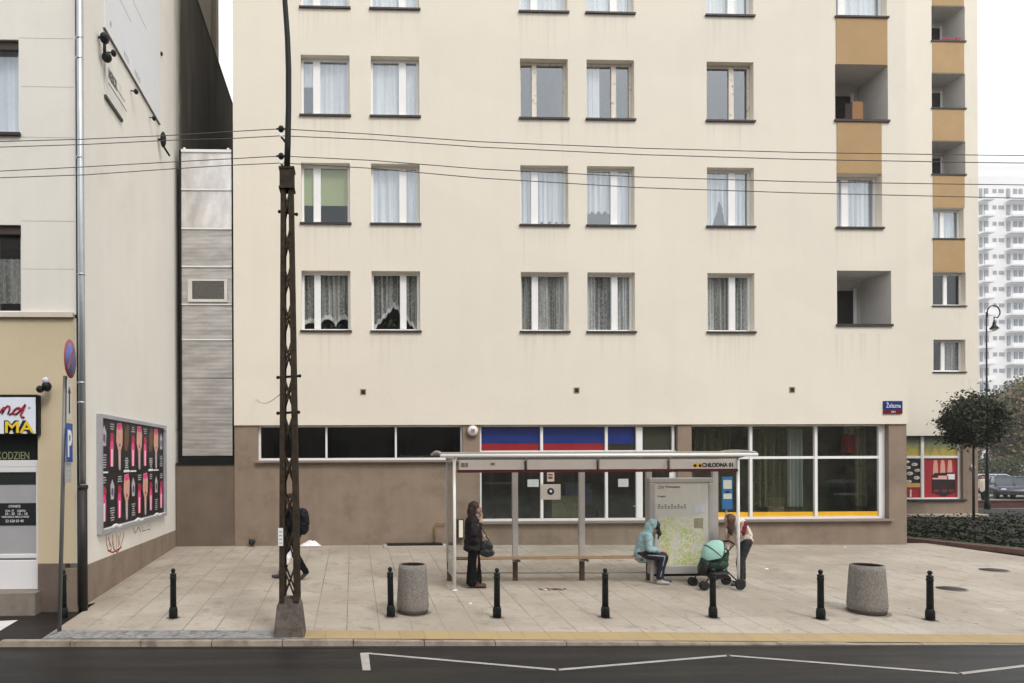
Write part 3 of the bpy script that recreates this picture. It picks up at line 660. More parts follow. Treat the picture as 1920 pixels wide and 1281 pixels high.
# things fixed to the main front -------------------------------------------------
c = U(1674, 763); sg = thing('street_name_sign', (c.x, -.02, c.z), 'blue and dark red street name plate above the corner of the big shop window', 'sign')
a, b = U(1657, 776, -.03), U(1692, 752, -.03); zm = a.z + (b.z - a.z) * .33
MB().box(a.x, b.x, -.034, -.004, zm, b.z).build('blue_field', M('navy_enamel', (.008, .03, .16), .3), sg); MB().box(a.x, b.x, -.034, -.004, a.z, zm - .001).build('red_field', M('maroon_enamel', (.13, .008, .02), .3), sg)
MB().text('Żelazna', (a.x + .06, -.036, zm + .05), (1, 0, 0), (0, 0, 1), .12, b.x - a.x - .12, (0, -1, 0)).text('WOLA', ((a.x + b.x) / 2 - .06, -.036, a.z + .03), (1, 0, 0), (0, 0, 1), .05, .12, (0, -1, 0)).build('lettering', white_p, sg)
c = U(886, 808); cl = thing('round_wall_sign', (c.x, 0, c.z), 'small round cream disc sign on the brown pillar above the shelter', 'sign')
rt = Matrix.Rotation(R(90), 3, 'X')
MB().lathe([(.15, -.02), (.155, .07), (.15, .085)], (c.x, .04, c.z), 28, rt).build('rim', M('brass_rim', (.25, .18, .09), .5), cl)
MB().lathe([(.133, .0), (.133, .004)], (c.x, -.046, c.z), 28, rt).build('face', cream_p, cl)
MB().box(c.x - .05, c.x + .05, -.056, -.051, c.z - .05, c.z + .05).build('emblem', M('violet_print', (.22, .20, .36), .5), cl)
# gas pipe, cabinet, grate, paper pile, dark pot at the wall foot
pa = [U(838, 981, -.03), U(815, 981, -.03), U(815, 1012, -.03)]
tag(MB().tube([(pa[0].x, -.03, pa[0].z), (pa[1].x + .05, -.03, pa[1].z), (pa[1].x, -.03, pa[1].z - .05), (pa[2].x, -.03, -.02)], .018).tube([(pa[1].x, .04, pa[1].z - .2), (pa[1].x, -.03, pa[1].z - .2)], .02).build('gas_pipe', M('mustard_paint', (.24, .17, .05), .6)), 'thin mustard yellow pipe bent along the foot of the brown wall', 'pipe')
a, b = U(858, 1010, -.1), U(870, 974, -.1)
cb = thing('meter_cabinet', (a.x, -.05, a.z), 'narrow cream cabinet on the brown wall behind the standing woman', 'cabinet')
MB().box(a.x, b.x, -.10, .04, a.z, b.z).build('case', M('dark_brown_paint', (.05, .035, .025), .6), cb); MB().box(a.x + .035, b.x - .03, -.112, -.101, a.z + .03, b.z - .02).build('front_plate', M('cream_plate', (.85, .80, .66), .5), cb)
a, b = G(726, 1023), G(828, 1023)
gr = thing('floor_grate', ((a.x + b.x) / 2, -.12, 0), 'long black cellar grate in the pavement at the foot of the brown wall', 'grate')
MB().box(a.x - .1, b.x + .1, -.5, .03, -.08, .012).build('frame', M('pale_cement', (.42, .37, .30), .9), gr)
mb = MB().box(a.x, b.x, -.38, .02, -.07, .045); mb.build('grille', black_m, gr)
a, b = G(562, 1021), G(603, 1021); mb = MB(); mb.smooth = True
rows = 5; nn = 18
for i in range(rows):
    for j in range(nn):
        def pt(i, j):
            u = j / nn; v = i / rows; h = .14 * max(0, math.sin(math.pi * min(1, u ** 1.2))) * max(0, math.sin(math.pi * v)) * (1 + .15 * math.sin(j * 1.1 + i * 2)); return (a.x + (b.x - a.x) * u, -.25 + v * .28, Zg(0, -.25) + .012 + h)
        mb.quad(pt(i, j), pt(i, j + 1), pt(i + 1, j + 1), pt(i + 1, j))
tag(mb.build('plastic_bag', M('white_plastic', (.80, .76, .78), .4, var=.03), None), 'flattened white plastic bag lying against the brown wall foot', 'bag')
c = G(473, 1022); mb = MB()
for k in range(12): mb.ell((c.x + random.uniform(-.09, .09), -.1 + random.uniform(-.05, .05), .03 + random.uniform(0, .13)), random.uniform(.03, .06), None, 7)
tag(mb.build('rubbish_bag', M('black_plastic', (.012, .012, .012), .35)), 'small black crumpled bag on the ground by the narrow infill wall', 'bag')

# ================================================================== LEFT BUILDING
left = thing('old_building', (XW - 2, -3, 0), 'pale grey plastered building at the left with a blank side wall and yellow shop front', 'building')
YL = -6.55
rA, rB = Wx(370, 12, XW), Wx(436, 195, XW); ZR = (rA.z + rB.z) / 2
YEND = Wx(437, 220, XW).y + 1.0
YS = Wx(352, 100, XW).y
zpl = Wx(200, 1044.5, XW).z
def PX_(y, z, d): return (XW - d, y, z)
mb = MB(); wall_grid(mb, YL, YEND, zpl, ZR, [], PX_)
mb.quad((XW, YL, ZR), (XW, YS * .5, ZR), (XW, YS * .5, ZR + 8), (XW, YL, ZR + 8)); mb.build('side_wall', plaster_l, left)
# dirty old wall above and behind the gap, its deepening shade painted in
m, nt, p = new_mat('old_shaded_render'); g = N(nt, 'ShaderNodeNewGeometry'); s_ = N(nt, 'ShaderNodeSeparateXYZ'); nt.links.new(g.outputs[0], s_.inputs[0])
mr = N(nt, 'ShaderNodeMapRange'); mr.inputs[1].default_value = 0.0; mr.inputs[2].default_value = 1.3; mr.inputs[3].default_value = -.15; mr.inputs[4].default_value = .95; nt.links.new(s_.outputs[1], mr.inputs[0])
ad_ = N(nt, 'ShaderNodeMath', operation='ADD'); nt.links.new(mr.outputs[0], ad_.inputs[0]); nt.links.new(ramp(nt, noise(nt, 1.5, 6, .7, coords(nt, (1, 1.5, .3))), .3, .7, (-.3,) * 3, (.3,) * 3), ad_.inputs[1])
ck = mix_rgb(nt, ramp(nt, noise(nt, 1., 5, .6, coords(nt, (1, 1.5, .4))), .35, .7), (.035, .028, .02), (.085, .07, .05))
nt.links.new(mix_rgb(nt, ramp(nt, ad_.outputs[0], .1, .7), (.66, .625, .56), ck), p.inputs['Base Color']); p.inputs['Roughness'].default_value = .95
MB().box(XW + .0025, XW + .006, .02, YEND, 3, ZR).build('gap_shade_coat', m, left)
MB().box(XW - .2, XW + .03, YS, YEND, ZR, ZR + .07).build('roof_edge', M('dark_roof_edge', (.03, .022, .02), .6), left)
MB().box(XW - 8, XW - .2, YS * .5, YEND, ZR - .3, ZR).quad((XW - 8, YEND, 0), (XW, YEND, 0), (XW, YEND, ZR), (XW - 8, YEND, ZR)).build('roof', M('roof_felt2', (.06, .06, .06), .9), left)
pX = XW - .15; pa, pb = Wx(366, 30, pX), Wx(410, 60, pX)
MB().box(pX - 4, pX, pa.y - .6, pb.y, ZR, ZR + 9).build('roof_storey', M('grey_beige_render', (.42, .38, .32), .9, var=.05, vs=1), left)
MB().box(pX - .5, pX + .06, Wx(396, 60, pX).y, Wx(402, 60, pX).y, ZR + .01, ZR + 8.9).build('chimney_flue', M('brown_grey_render', (.25, .21, .17), .9), left)
MB().box(XW - .2, XW + .022, YL - .023, .0, -.7, zpl).build('plinth', brown, left)
MB().box(XW + .022, XW + .16, YL + .3, .0, -.35, -.0).build('drain_strip', M('grey_cement', (.30, .27, .23), .9, var=.2, vs=6), left) if False else None
# front wall pieces
def XL(px, py=600): return U(px, py, YL).x
def ZL(py, px=60): return U(px, py, YL).z
zled = ZL(590); xl = XL(146)
wo = [(XL(-70), XL(37), ZL(250), ZL(75), .16), (XL(-70), XL(40), ZL(588), ZL(422), .16)]
mb = MB(); wall_grid(mb, -16, xl, zled, ZR + 8, wo, lambda x, z, d: (x, YL + d, z)); mb.quad((xl, YL, -.5), (XW, YL, -.5), (XW, YL, ZR + 8), (xl, YL, ZR + 8)); mb.build('upper_wall', plaster_l, left)
gm = MB()
for py in (72, 163, 258, 415, 505): gm.box(XL(41 if py > 100 else 38), xl - .05, YL - .0015, YL + .01, ZL(py), ZL(py) + .008)
gm.build('grooves', M('groove_grey', (.42, .40, .36), .9), left)
zpf = ZL(1057); zdoor = ZL(870); xd = XL(70)
lo = [(-12.0, xd, -.6, ZL(740), .12)]
mb = MB(); wall_grid(mb, -16, XL(141), zpf, zled - .06, lo, lambda x, z, d: (x, YL + d + .0, z)); mb.build('lower_wall', yellow_pl, left)
MB().box(XL(141), xl, YL + .002, YL + .2, zpf, zled - .06).build('corner_strip', plaster_l, left)
MB().box(-16, XL(139), YL - .06, YL + .05, zled - .05, zled + .03).build('ledge', M('ledge_cream', (.62, .56, .47), .8), left)
MB().box(xd + .0, XW - .202, YL - .02, YL + .2, -.6, zpf - .002).build('front_plinth', M('dark_brown_render', (.14, .105, .085), .85, var=.15, vs=2, bump=.4), left)
for i, o in enumerate(wo):
    w = window(left, *o[:4], YL, .16, .45, fw=.07)
    MB().box(o[0], o[1], YL + .05, YL + .12, o[3] - .14, o[3] - .002).build('blind_box', M('brown_blind_box', (.05, .035, .028), .6), w)
    room_behind(w, o[0], o[1], o[2], o[3], YL + .4, dark_in if i else lightroom)
    if i: curtain('curtain', w, o[0], o[1], o[3] - .5, lambda t: o[2] + .22, YL + .26, lace)
    else: MB().quad((o[0], YL + .25, o[2]), (o[1], YL + .25, o[2]), (o[1], YL + .25, o[3]), (o[0], YL + .25, o[3])).build('curtain', sheer, w)
# corner, with a black strip standing in for the downpipe's shadow gap
MB().box(XL(144.5), XL(148.5), YL - .03, YL + .01, -.2, ZR + 8).build('corner_shadow_strip', black_m, left)
# shop front: transom and door
yd = YL + .10; zt_ = ZL(862); zs0 = ZL(812)
MB().box(-12.0, xd, yd, yd + .05, ZL(868), ZL(742)).build('transom', black_m, left)
z0_, z1_ = ZL(1107), zdoor; df = MB(); x1_ = xd - .002; xi = XL(62)
df.box(-7.2, x1_, yd - .02, yd + .05, ZL(876), ZL(863)).box(xi, x1_, yd - .02, yd + .05, z0_, ZL(876)).box(-7.2, xi, yd - .016, yd + .046, z1_ - .14, ZL(876)).box(-7.2, xi, yd - .012, yd + .05, ZL(1048), ZL(1040)).box(-7.2, xi, yd - .008, yd + .05, z0_, ZL(1052))
door = df.build('door', M('white_door', (.72, .71, .72), .4, var=.02), left); bevel(door, .008)
MB().box(-7.2, xi - .002, yd + .01, yd + .02, ZL(1040), ZL(885)).build('frosted_pane', M('grey_frosted_glass', (.36, .36, .37), .3, var=.05), door)
MB().box(-7.2, xi - .004, yd + .004, yd + .0095, ZL(909), ZL(886)).build('dark_strip', M('dark_glass_strip', (.02, .026, .026), .3), door)
pn = MB().box(-7.2, xi - .006, yd + .003, yd + .0095, ZL(986), ZL(944)).build('opening_hours_panel', black_p, door)
tx = MB(); xL = XL(3); w = xi - xL
def T(s, px0, px1, py, h): a = U(px0, py, yd); b = U(px1, py, yd); tx.text(s, (a.x, yd + .001, a.z), (1, 0, 0), (0, 0, 1), h, b.x - a.x, (0, -1, 0), .002)
T('OTWARTE', 16, 38, 952, .045); T('PON - PT', 10, 26, 960, .035); T('SOBOTA', 32, 48, 960, .035); T('10 - 20', 9, 26, 966, .045); T('10 - 18', 32, 50, 966, .045); T('NIEDZIELA NIECZYNNE', 3, 54, 971, .03); T('22 620 03 40', 10, 44, 979.5, .045)
tx.build('lettering', white_p, pn)
tn = MB(); a = U(-8, 861, yd - .012)
tn.text('KODZIEN', (U(-6, 861, yd).x, yd - .003, ZL(861)), (1, 0, 0), (0, 0, 1), .13, U(54, 861, yd).x - U(-6, 861, yd).x, (0, -1, 0), .003)
tn.build('window_lettering', M('dull_yellow_green', (.27, .29, .14), .6), left)
MB().box(-12, xd + .05, YL - .25, YL + .12, -.5, z0_ - .005).build('door_step', M('worn_step', (.20, .17, .14), .9, var=.2, vs=5), left)
# shop sign
a, b = U(-60, 815, YL - .1), U(72, 741, YL - .1)
ss = thing('shop_sign', (a.x, YL - .05, a.z), 'white shop sign with red script and yellow letters in a black box above the door', 'sign')
MB().box(a.x, b.x, YL - .10, YL - .003, a.z, b.z).build('sign_box', black_m, ss)
c, e = U(-56, 813.5, YL - .11), U(66.5, 745, YL - .11)
MB().box(c.x, e.x, YL - .108, YL - .102, c.z, e.z).build('white_face', M('sign_white', (.74, .78, .86), .4, var=.03, vs=9), ss)
y3 = YL - .112
def UT(px, py): q = U(px, py, y3); return (q.x, y3, q.z)
s1 = MB()
def stroke(mb, pts, r): mb.tube([UT(*p) for p in pts], [r] * len(pts), 8)
stroke(s1, [(2, 771), (6, 765), (8, 763), (6, 772), (4, 776), (10, 765), (14, 761), (18, 762), (18, 768), (15, 776), (18, 778), (24, 774), (30, 767), (36, 764), (38, 767)], .016)
stroke(s1, [(38, 767), (32, 765), (26, 770), (25, 776), (30, 777), (36, 772), (48, 758), (44, 768), (39, 778), (41, 782), (46, 783)], .018)
stroke(s1, [(-14, 776), (-6, 765), (-2, 764), (-6, 772), (-8, 777), (-3, 776), (2, 771)], .016)
s1.build('red_script', M('crimson_print', (.32, .008, .03), .5), ss)
c = UT(55, 764); MB().lathe([(.019, 0), (.019, .003)], c, 16, rt).build('small_mark', grey_p, ss)
def big(txt, off, bold, mat, name, dx=0):
    q0 = UT(8 + dx, 810); q1 = UT(62 + dx, 810)
    MB().text(txt, (q0[0], y3 + off, q0[2] - (.012 if bold else 0)), (1, 0, 0), (0, 0, 1), .19, q1[0] - q0[0], (0, -1, 0), .004, bold=bold).build(name, mat, ss)
big('MA', .0, .022, black_p, 'letter_outline'); big('MA', -.006, .004, yel_p, 'yellow_letters')
# wall lamp above the sign
c = U(82, 722, YL - .2); lp = thing('floodlight', (c.x, YL, c.z), 'small black floodlight with a glass dome on the yellow wall by the shop sign', 'lamp')
MB().ell((c.x + .03, YL - .16, c.z - .02), (.075, .09, .085), None, 12).ell((c.x - .06, YL - .2, c.z - .07), (.06, .07, .06), None, 12).tube([(c.x, YL, c.z - .05), (c.x, YL - .18, c.z - .05)], .025).build('housing', black_m, lp)
MB().ell((c.x + .025, YL - .19, c.z + .075), (.055, .055, .06), None, 12).build('glass_dome', M('pale_dome', (.55, .56, .66), .15), lp)
# downpipe
dx = Wx(156, 600, XW + .09); xp, yp = XW + .10, YL + .06
xc = U(156, 600, YL - .04).x
dp = thing('downpipe', (xc, YL - .09, 0), 'grey zinc downpipe running down the corner of the pale building', 'pipe')
yk = YL - .09
ztop = U(156, 908, yk).z
MB().tube([(xc, yk, ztop), (xc - .012, yk, 5), (xc - .035, yk, ZR + 7)], .055, 16).build('upper_pipe', zinc, dp)
MB().tube([(xc, yk, -.3), (xc, yk, ztop - .01)], .072, 16).lathe([(.072, 0), (.085, .02), (.085, .06), (.072, .08)], (xc, yk, ztop - .09), 16).build('cast_iron_foot', M('black_iron', (.014, .012, .011), .55, var=.4, vs=10), dp)
for py in (74, 112, 298, 517, 720, 757):
    zc = U(156, py, yk).z; dd = -.012 if zc < 6 else -.025
    MB().lathe([(.058, 0), (.064, .005), (.064, .03), (.058, .035)], (xc + dd, yk, zc), 16).tube([(xc + dd, yk, zc + .015), (xc + dd, YL, zc + .015)], .01).build('bracket', zinc, dp)

# poster board on the side wall ---------------------------------------------------
XBd = XW + .09
def UW(px, py, X=XBd): return Wx(px, py, X)
a, b = UW(191, 1000), UW(313, 890); ya_, yb_ = a.y, b.y
zt_b = UW(196.4, 777).z; zb_b = UW(196.4, 1001).z
pb_ = thing('poster_board', (XW, (ya_ + yb_) / 2, zb_b), 'grey framed advertising board pasted with two rows of black posters on the side wall', 'poster board')
fwd = .07
MB().box(XW + .002, XBd, ya_, yb_, zb_b, zb_b + .09).box(XW + .002, XBd, ya_, yb_, zt_b - .07, zt_b).box(XW + .002, XBd - .002, ya_, ya_ + .09, zb_b + .09, zt_b - .07).box(XW + .002, XBd - .002, yb_ - .09, yb_, zb_b + .09, zt_b - .09).build('frame', M('grey_frame', (.40, .40, .44), .5, .2), pb_)
MB().box(XW + .002, XW + .03, ya_ + .09, yb_ - .09, zb_b + .09, zt_b - .07).build('backing', black_p, pb_)
y0b, y1b, z0b, z1b = ya_ + .09, yb_ - .09, zb_b + .09, zt_b - .07; nC = 10; cw = (y1b - y0b) / nC; rh = (z1b - z0b) / 2
for r_ in range(2):
    for k in range(nC):
        ys = y0b + k * cw; zs = z0b + r_ * rh; mb = MB(); X0 = XW + .0305; typ = ((2, 0, 1, 3, 0, 1, 0, 3, 1, 2), (0, 2, 0, 1, 2, 0, 1, 0, 2, 0))[1 - r_][k]
        j = lambda: random.uniform(-.004, .004)
        mb.mi = 0; mb.box(X0, X0 + .003, ys + .004, ys + cw - .004, zs + .008 + j(), zs + rh - .008)
        X0 += .003; yc = ys + cw / 2
        def sh(mi, poly, t=.0015):
            mb.mi = mi; kk = 1.28 if mi in (1, 2, 3, 5, 6) else 1.; mb.prism([(min(.96, max(.04, .5 + (p[0] - .5) * kk)) * cw, p[1] * rh) for p in poly], (X0, ys, zs), (0, 1, 0), (0, 0, 1), (t, 0, 0))
        def bars(mi, v0, n, h=.02, st=.045, w0=.2, w1=.8):
            for q in range(n):
                w = random.uniform(0, .15); sh(mi, [(w0 + w, v0 + q * st), (w1 - w, v0 + q * st), (w1 - w, v0 + q * st + h), (w0 + w, v0 + q * st + h)])
        if typ == 0:      # lipstick-like brush
            sh(1, [(.3, .12), (.62, .12), (.66, .48), (.6, .6), (.36, .6), (.28, .48)]); sh(2, [(.4, .12), (.52, .12), (.55, .45), (.4, .45)], .0022)
            sh(3, [(.3, .6), (.66, .6), (.7, .68), (.55, .76), (.36, .74)]); bars(4, .82, 3)
        elif typ == 1:    # pale figure
            sh(5, [(.25, .95), (.7, .97), (.85, .8), (.8, .55), (.62, .42), (.6, .1), (.45, .05), (.38, .1), (.36, .42), (.14, .6), (.18, .82)])
            sh(1, [(.2, .93), (.75, .96), (.7, .84), (.3, .83)], .0022); sh(4, [(.4, .05), (.6, .05), (.62, .4), (.38, .4)], .0022); sh(6, [(.4, .5), (.6, .52), (.52, .58)], .003)
        elif typ == 2:    # text face
            bars(4, .1, 6); sh(4, [(.3, .5), (.7, .5), (.75, .75), (.5, .88), (.25, .76)]); sh(7, [(.35, .6), (.6, .55), (.65, .7), (.4, .72)], .0025)
        else:
            sh(6, [(.25, .45), (.5, .42), (.75, .6), (.8, .92), (.5, .98), (.3, .8)]); bars(4, .08, 5, .03); sh(2, [(.2, .02), (.8, .02), (.8, .05), (.2, .05)])
        if r_ and k in (0, 3, 4, 7, 8): sh(2, [(.05, .0), (.98, .0), (.95, .03), (.1, .035)], .003)
        mb.build('poster', [black_p, pink_p, white_p, M('red_print', (.45, .02, .07), .5), grey_p, skin_p, brown_p, M('mauve_print', (.14, .08, .16), .5)], pb_)
mb = MB()
for k in range(3):
    yy_ = y0b + (.12 + .33 * k) * (y1b - y0b); 
    for q in range(6): mb.ell((XBd + .0, yy_ + q * .09, zb_b + .085 + .02 * math.sin(q * 1.1)), (.012, .09, .03), None, 8)
mb.box(XBd - .001, XBd + .003, ya_ + .13, yb_ - .1, zb_b + .072, zb_b + .094).build('torn_paper', white_p, pb_)
# graffiti
def gstroke(name, pts, r, mat, label):
    mb = MB()
    for pl in pts: mb.tube([Wx(p[0], p[1], XW + .003) for p in pl], r, 5)
    for v in mb.v: v.x = XW + .0015 + (v.x - XW) * .12
    return tag(mb.build(name, mat), label, 'graffiti')
gstroke('graffiti', [[(199, 1004), (200, 1020), (204, 1034), (209, 1030), (212, 1010), (214, 1030), (220, 1036), (226, 1026), (232, 1005), (231, 998)], [(203, 1008), (208, 1024)], [(222, 1004), (222, 1026)], [(202, 1032), (212, 1036), (228, 1026)]], .016, M('red_spray', (.36, .03, .03), .8), 'large red spray scribble on the wall under the left end of the poster board')
gstroke('graffiti', [[(203, 1003), (207, 1026)], [(211, 1002), (213, 1030)], [(219, 1000), (218, 1028)], [(226, 999), (224, 1022)]], .02, M('ochre_spray', (.55, .40, .18), .8), 'pale ochre spray strokes inside the red scribble under the poster board')
gstroke('graffiti', [[(250, 990), (254, 1000), (260, 988), (264, 998)], [(268, 985), (267, 996), (273, 994)], [(278, 983), (276, 994), (282, 992), (281, 982)]], .012, M('brown_spray', (.30, .13, .06), .8), 'small brown scrawl on the wall under the middle of the poster board')

# billboard high on the side wall ------------------------------------------------
XB2 = XW + .03
q0, q1 = Wx(197, 66, XB2), Wx(300, 222, XB2); zbb = (q0.z + q1.z) / 2
bb = thing('billboard', (XW, (q0.y + q1.y) / 2, zbb), 'huge plain white banner board high on the pale side wall', 'billboard')
MB().box(XW + .002, XB2, q0.y, q1.y, zbb, zbb + 7).build('board', M('banner_white', (.72, .73, .76), .6, var=.02), bb)
MB().box(XW, XB2 + .012, q0.y - .03, q1.y + .02, zbb - .02, zbb - .003).build('bottom_rail', M('thin_dark_rail', (.16, .14, .12), .6), bb)
mb = MB()
for (x0, y0, x1, y1) in ((225, 0, 246, 42), (248, 0, 274, 54)):
    a, b = Wx(x0, y0, XB2), Wx(x1, y1, XB2); mb.box(XB2, XB2 + .003, a.y, b.y, (a.z + b.z) / 2, (a.z + b.z) / 2 + .02)
for k, (x0, y0, x1, y1) in enumerate(((206, 48, 209, 54), (232, 102, 242, 124), (252, 136, 263, 160))):
    a, b = Wx(x0, y0, XB2), Wx(x1, y1, XB2); zz = (a.z + b.z) / 2
    mb.text(('®', 'WOLA', 'WARSZAWA')[k], (XB2 + .001, a.y, zz), (0, 1, 0), (0, 0, 1), .12, b.y - a.y, (1, 0, 0))
mb.build('lettering', grey_p, bb)
# spotlights under the banner
for k, (x, y, s_) in enumerate(((196, 72, 1.6), (213, 100, 1.), (255, 172, .9), (289, 222, .9))):
    c = Wx(x, y, XW + .11); lab = ('large black twin floodlight at the lower left corner of the white banner', 'small spotlight under the banner just right of the floodlight', 'small spotlight under the middle of the white banner', 'small spotlight at the lower right corner of the white banner')[k]
    t = thing('banner_spotlight', c, lab, 'lamp', 'lamps under the banner')
    MB().tube([(XW, c.y, c.z + .02), c], .014 * s_).build('arm', black_m, t)
    mb = MB().ell(c, (.05 * s_, .07 * s_, .06 * s_), None, 9)
    if k == 0: mb.ell(c + Vector((0, .12, -.28)), (.09, .10, .09), None, 9).tube([c, c + Vector((0, .0, -.36))], .03)
    mb.build('housing', black_m, t)
c = Wx(306, 262, XW + .12); t = thing('wall_lantern', c, 'black lamp on the side wall beside the top of the narrow house', 'lamp')
MB().ell(c, (.07, .09, .19), None, 10).build('housing', black_m, t); MB().tube([c + Vector((0, 0, -.15)), c + Vector((.1, .2, -.3))], .025).tube([c, (XW, c.y, c.z)], .03).build('arm', black_m, t)
c = Wx(303, 101, XW + .02); tag(MB().ell(c, (.03, .05, .05), None, 8).build('wall_bolt', black_m), 'small dark bolt in the pale side wall right of the banner', 'bolt')
# small sign under the banner
XS = XW + .03; sa, sb = Wx(198, 178, XS), Wx(229, 222, XS); zb1 = (sa.z + sb.z) / 2; zt1 = Wx(199, 116, XS).z
sg = thing('wall_sign', (XW, (sa.y + sb.y) / 2, zb1), 'small pale sign with dark lettering under the white banner', 'sign')
MB().box(XW + .002, XS, sa.y, sb.y, zb1, zt1).build('plate', M('sign_pale', (.68, .66, .62), .6), sg)
MB().box(XW, XS + .015, sa.y, sb.y + .02, zb1 - .06, zb1 - .002).build('bottom_edge', M('dark_edge', (.05, .05, .045), .6), sg)
ta, tb = Wx(203, 130, XS), Wx(219, 156, XS)
MB().text('WERSOR', (XS + .001, ta.y, zb1 + (zt1 - zb1) * .62), (0, 1, 0), (0, 0, 1), .2, (tb.y - ta.y), (1, 0, 0), bold=.006).box(XS, XS + .003, ta.y, tb.y + .5, zb1 + .42, zb1 + .44).box(XS, XS + .003, ta.y, tb.y + .6, zb1 + .28, zb1 + .3).build('lettering', M('charcoal_print', (.07, .07, .07), .6), sg)

# ================================================================== NARROW INFILL HOUSE
KY = .12
kx0, kx1 = U(341, 600, KY).x, U(435, 600, KY).x
def ZK(py, px=388): return U(px, py, KY).z
kh = thing('narrow_house', ((kx0 + kx1) / 2, KY, ZK(866)), 'very narrow house clad in ribbed translucent grey panels squeezed between the two buildings', 'house')
m, nt, p = new_mat('ribbed_cladding'); co = coords(nt)
wv = N(nt, 'ShaderNodeTexWave', wave_type='BANDS', bands_direction='Z'); wv.inputs['Scale'].default_value = 9.; wv.inputs['Distortion'].default_value = .8; wv.inputs['Detail'].default_value = 2; nt.links.new(co, wv.inputs['Vector'])
f1 = ramp(nt, noise(nt, 1., 5, .6, coords(nt, (1.3, 1, 5.5))), .38, .66)
c = mix_rgb(nt, f1, (.66, .64, .62), (.36, .345, .335)); c = mix_rgb(nt, .35, c, mix_rgb(nt, wv.outputs[1], (.30, .29, .28), (.74, .72, .70)))
nt.links.new(c, p.inputs['Base Color']); p.inputs['Roughness'].default_value = .30; p.inputs['Metallic'].default_value = .85
bp = N(nt, 'ShaderNodeBump'); bp.inputs['Strength'].default_value = .38; bp.inputs['Distance'].default_value = .010; nt.links.new(wv.outputs[1], bp.inputs['Height']); nt.links.new(bp.outputs[0], p.inputs['Normal']); ribbed = m
m, nt, p = new_mat('pale_cladding'); c = mix_rgb(nt, ramp(nt, noise(nt, 1., 4, .6, coords(nt, (2.5, 1, 1.2))), .35, .65), (.90, .88, .86), (.60, .58, .56)); nt.links.new(c, p.inputs['Base Color']); p.inputs['Roughness'].default_value = .25; p.inputs['Metallic'].default_value = .6
bp = N(nt, 'ShaderNodeBump'); bp.inputs['Strength'].default_value = .3; bp.inputs['Distance'].default_value = .012; nt.links.new(wv.outputs[1] if False else noise(nt, 8, 2, .5, coords(nt, (1, 1, 5))), bp.inputs['Height']); nt.links.new(bp.outputs[0], p.inputs['Normal']); pale_cl = m
MB().box(kx0 - .045, kx1 + .03, KY + .05, 8.5, ZK(868), ZK(287)).build('body', M('dark_body', (.03, .03, .03), .6), kh)
MB().box(kx0 - .055, kx0 - .003, KY - .02, KY + .06, ZK(866), ZK(283)).box(kx1 + .003, kx1 + .035, KY - .02, KY + .06, ZK(866), ZK(283)).box(kx0 - .055, kx1 + .035, KY - .03, KY + .06, ZK(868), ZK(857)).build('black_frame', black_m, kh)
ys_ = [284, 356, 429, 500, 571, 637, 709, 783, 855]
for i, (a, b) in enumerate(zip(ys_, ys_[1:])):
    za, zb_ = ZK(b), ZK(a); mb = MB(); tilt = .004
    mt = pale_cl if i < 2 else ribbed
    v = [(kx0, KY - tilt, za + .002), (kx1, KY - tilt, za + .002), (kx1, KY + .01, zb_ - .002), (kx0, KY + .01, zb_ - .002), (kx0, KY + .05, za + .002), (kx1, KY + .05, za + .002), (kx1, KY + .05, zb_ - .002), (kx0, KY + .05, zb_ - .002)]
    mb.add(v, [(0, 1, 2, 3), (4, 7, 6, 5), (0, 4, 5, 1), (3, 2, 6, 7), (0, 3, 7, 4), (1, 5, 6, 2)]); mb.build('cladding_panel', mt, kh)
    if 0 < i < 6: MB().box(kx0 + .003, kx1 - .003, KY - tilt - .02, KY - tilt - .001, zb_ - .02, zb_ + .012).build('panel_trim', white_st, kh)
MB().box(kx0, kx1, KY - .03, KY + .3, ZK(286), ZK(281)).ell((kx0 + .08, KY, ZK(280)), .04, None, 8).ell((kx1 - .08, KY, ZK(280)), .04, None, 8).build('top_cap', white_st, kh)
w0, w1 = U(353, 546, KY).x, U(427, 546, KY).x; z0, z1 = ZK(567), ZK(524); i0, i1 = U(361, 546, KY).x, U(421, 546, KY).x; j0, j1 = ZK(562), ZK(528)
kw = MB().box(w0, w1, KY - .06, KY - .034, z0, j0).box(w0, w1, KY - .06, KY - .034, j1, z1).box(w0, i0, KY - .058, KY - .034, j0, j1).box(i1, w1, KY - .058, KY - .034, j0, j1).build('window', M('pale_metal_trim', (.62, .60, .56), .5), kh)
MB().box(i0, i1, KY - .045, KY - .036, j0, j1).build('pane', M('dark_louvre', (.10, .095, .085), .35, var=.3, vs=14), kw)
a, b = kx0 - .06, kx1 + .04
tag(MB().box(XW + .024, B0 - .003, KY - .06, KY + .3, -.6, ZK(872)).build('infill_wall', M('dark_infill_render', (.15, .115, .085), .9, var=.12, vs=1.5, bump=.4, bs=50, streak=.3)), 'low dark brown wall closing the gap under the narrow house', 'wall')
tag(MB().box(XW + .024, B0 - .003, KY - .09, KY + .3, ZK(872) + .002, ZK(868)).build('wall_coping', black_m), 'thin black metal coping on top of the low wall under the narrow house', 'coping')

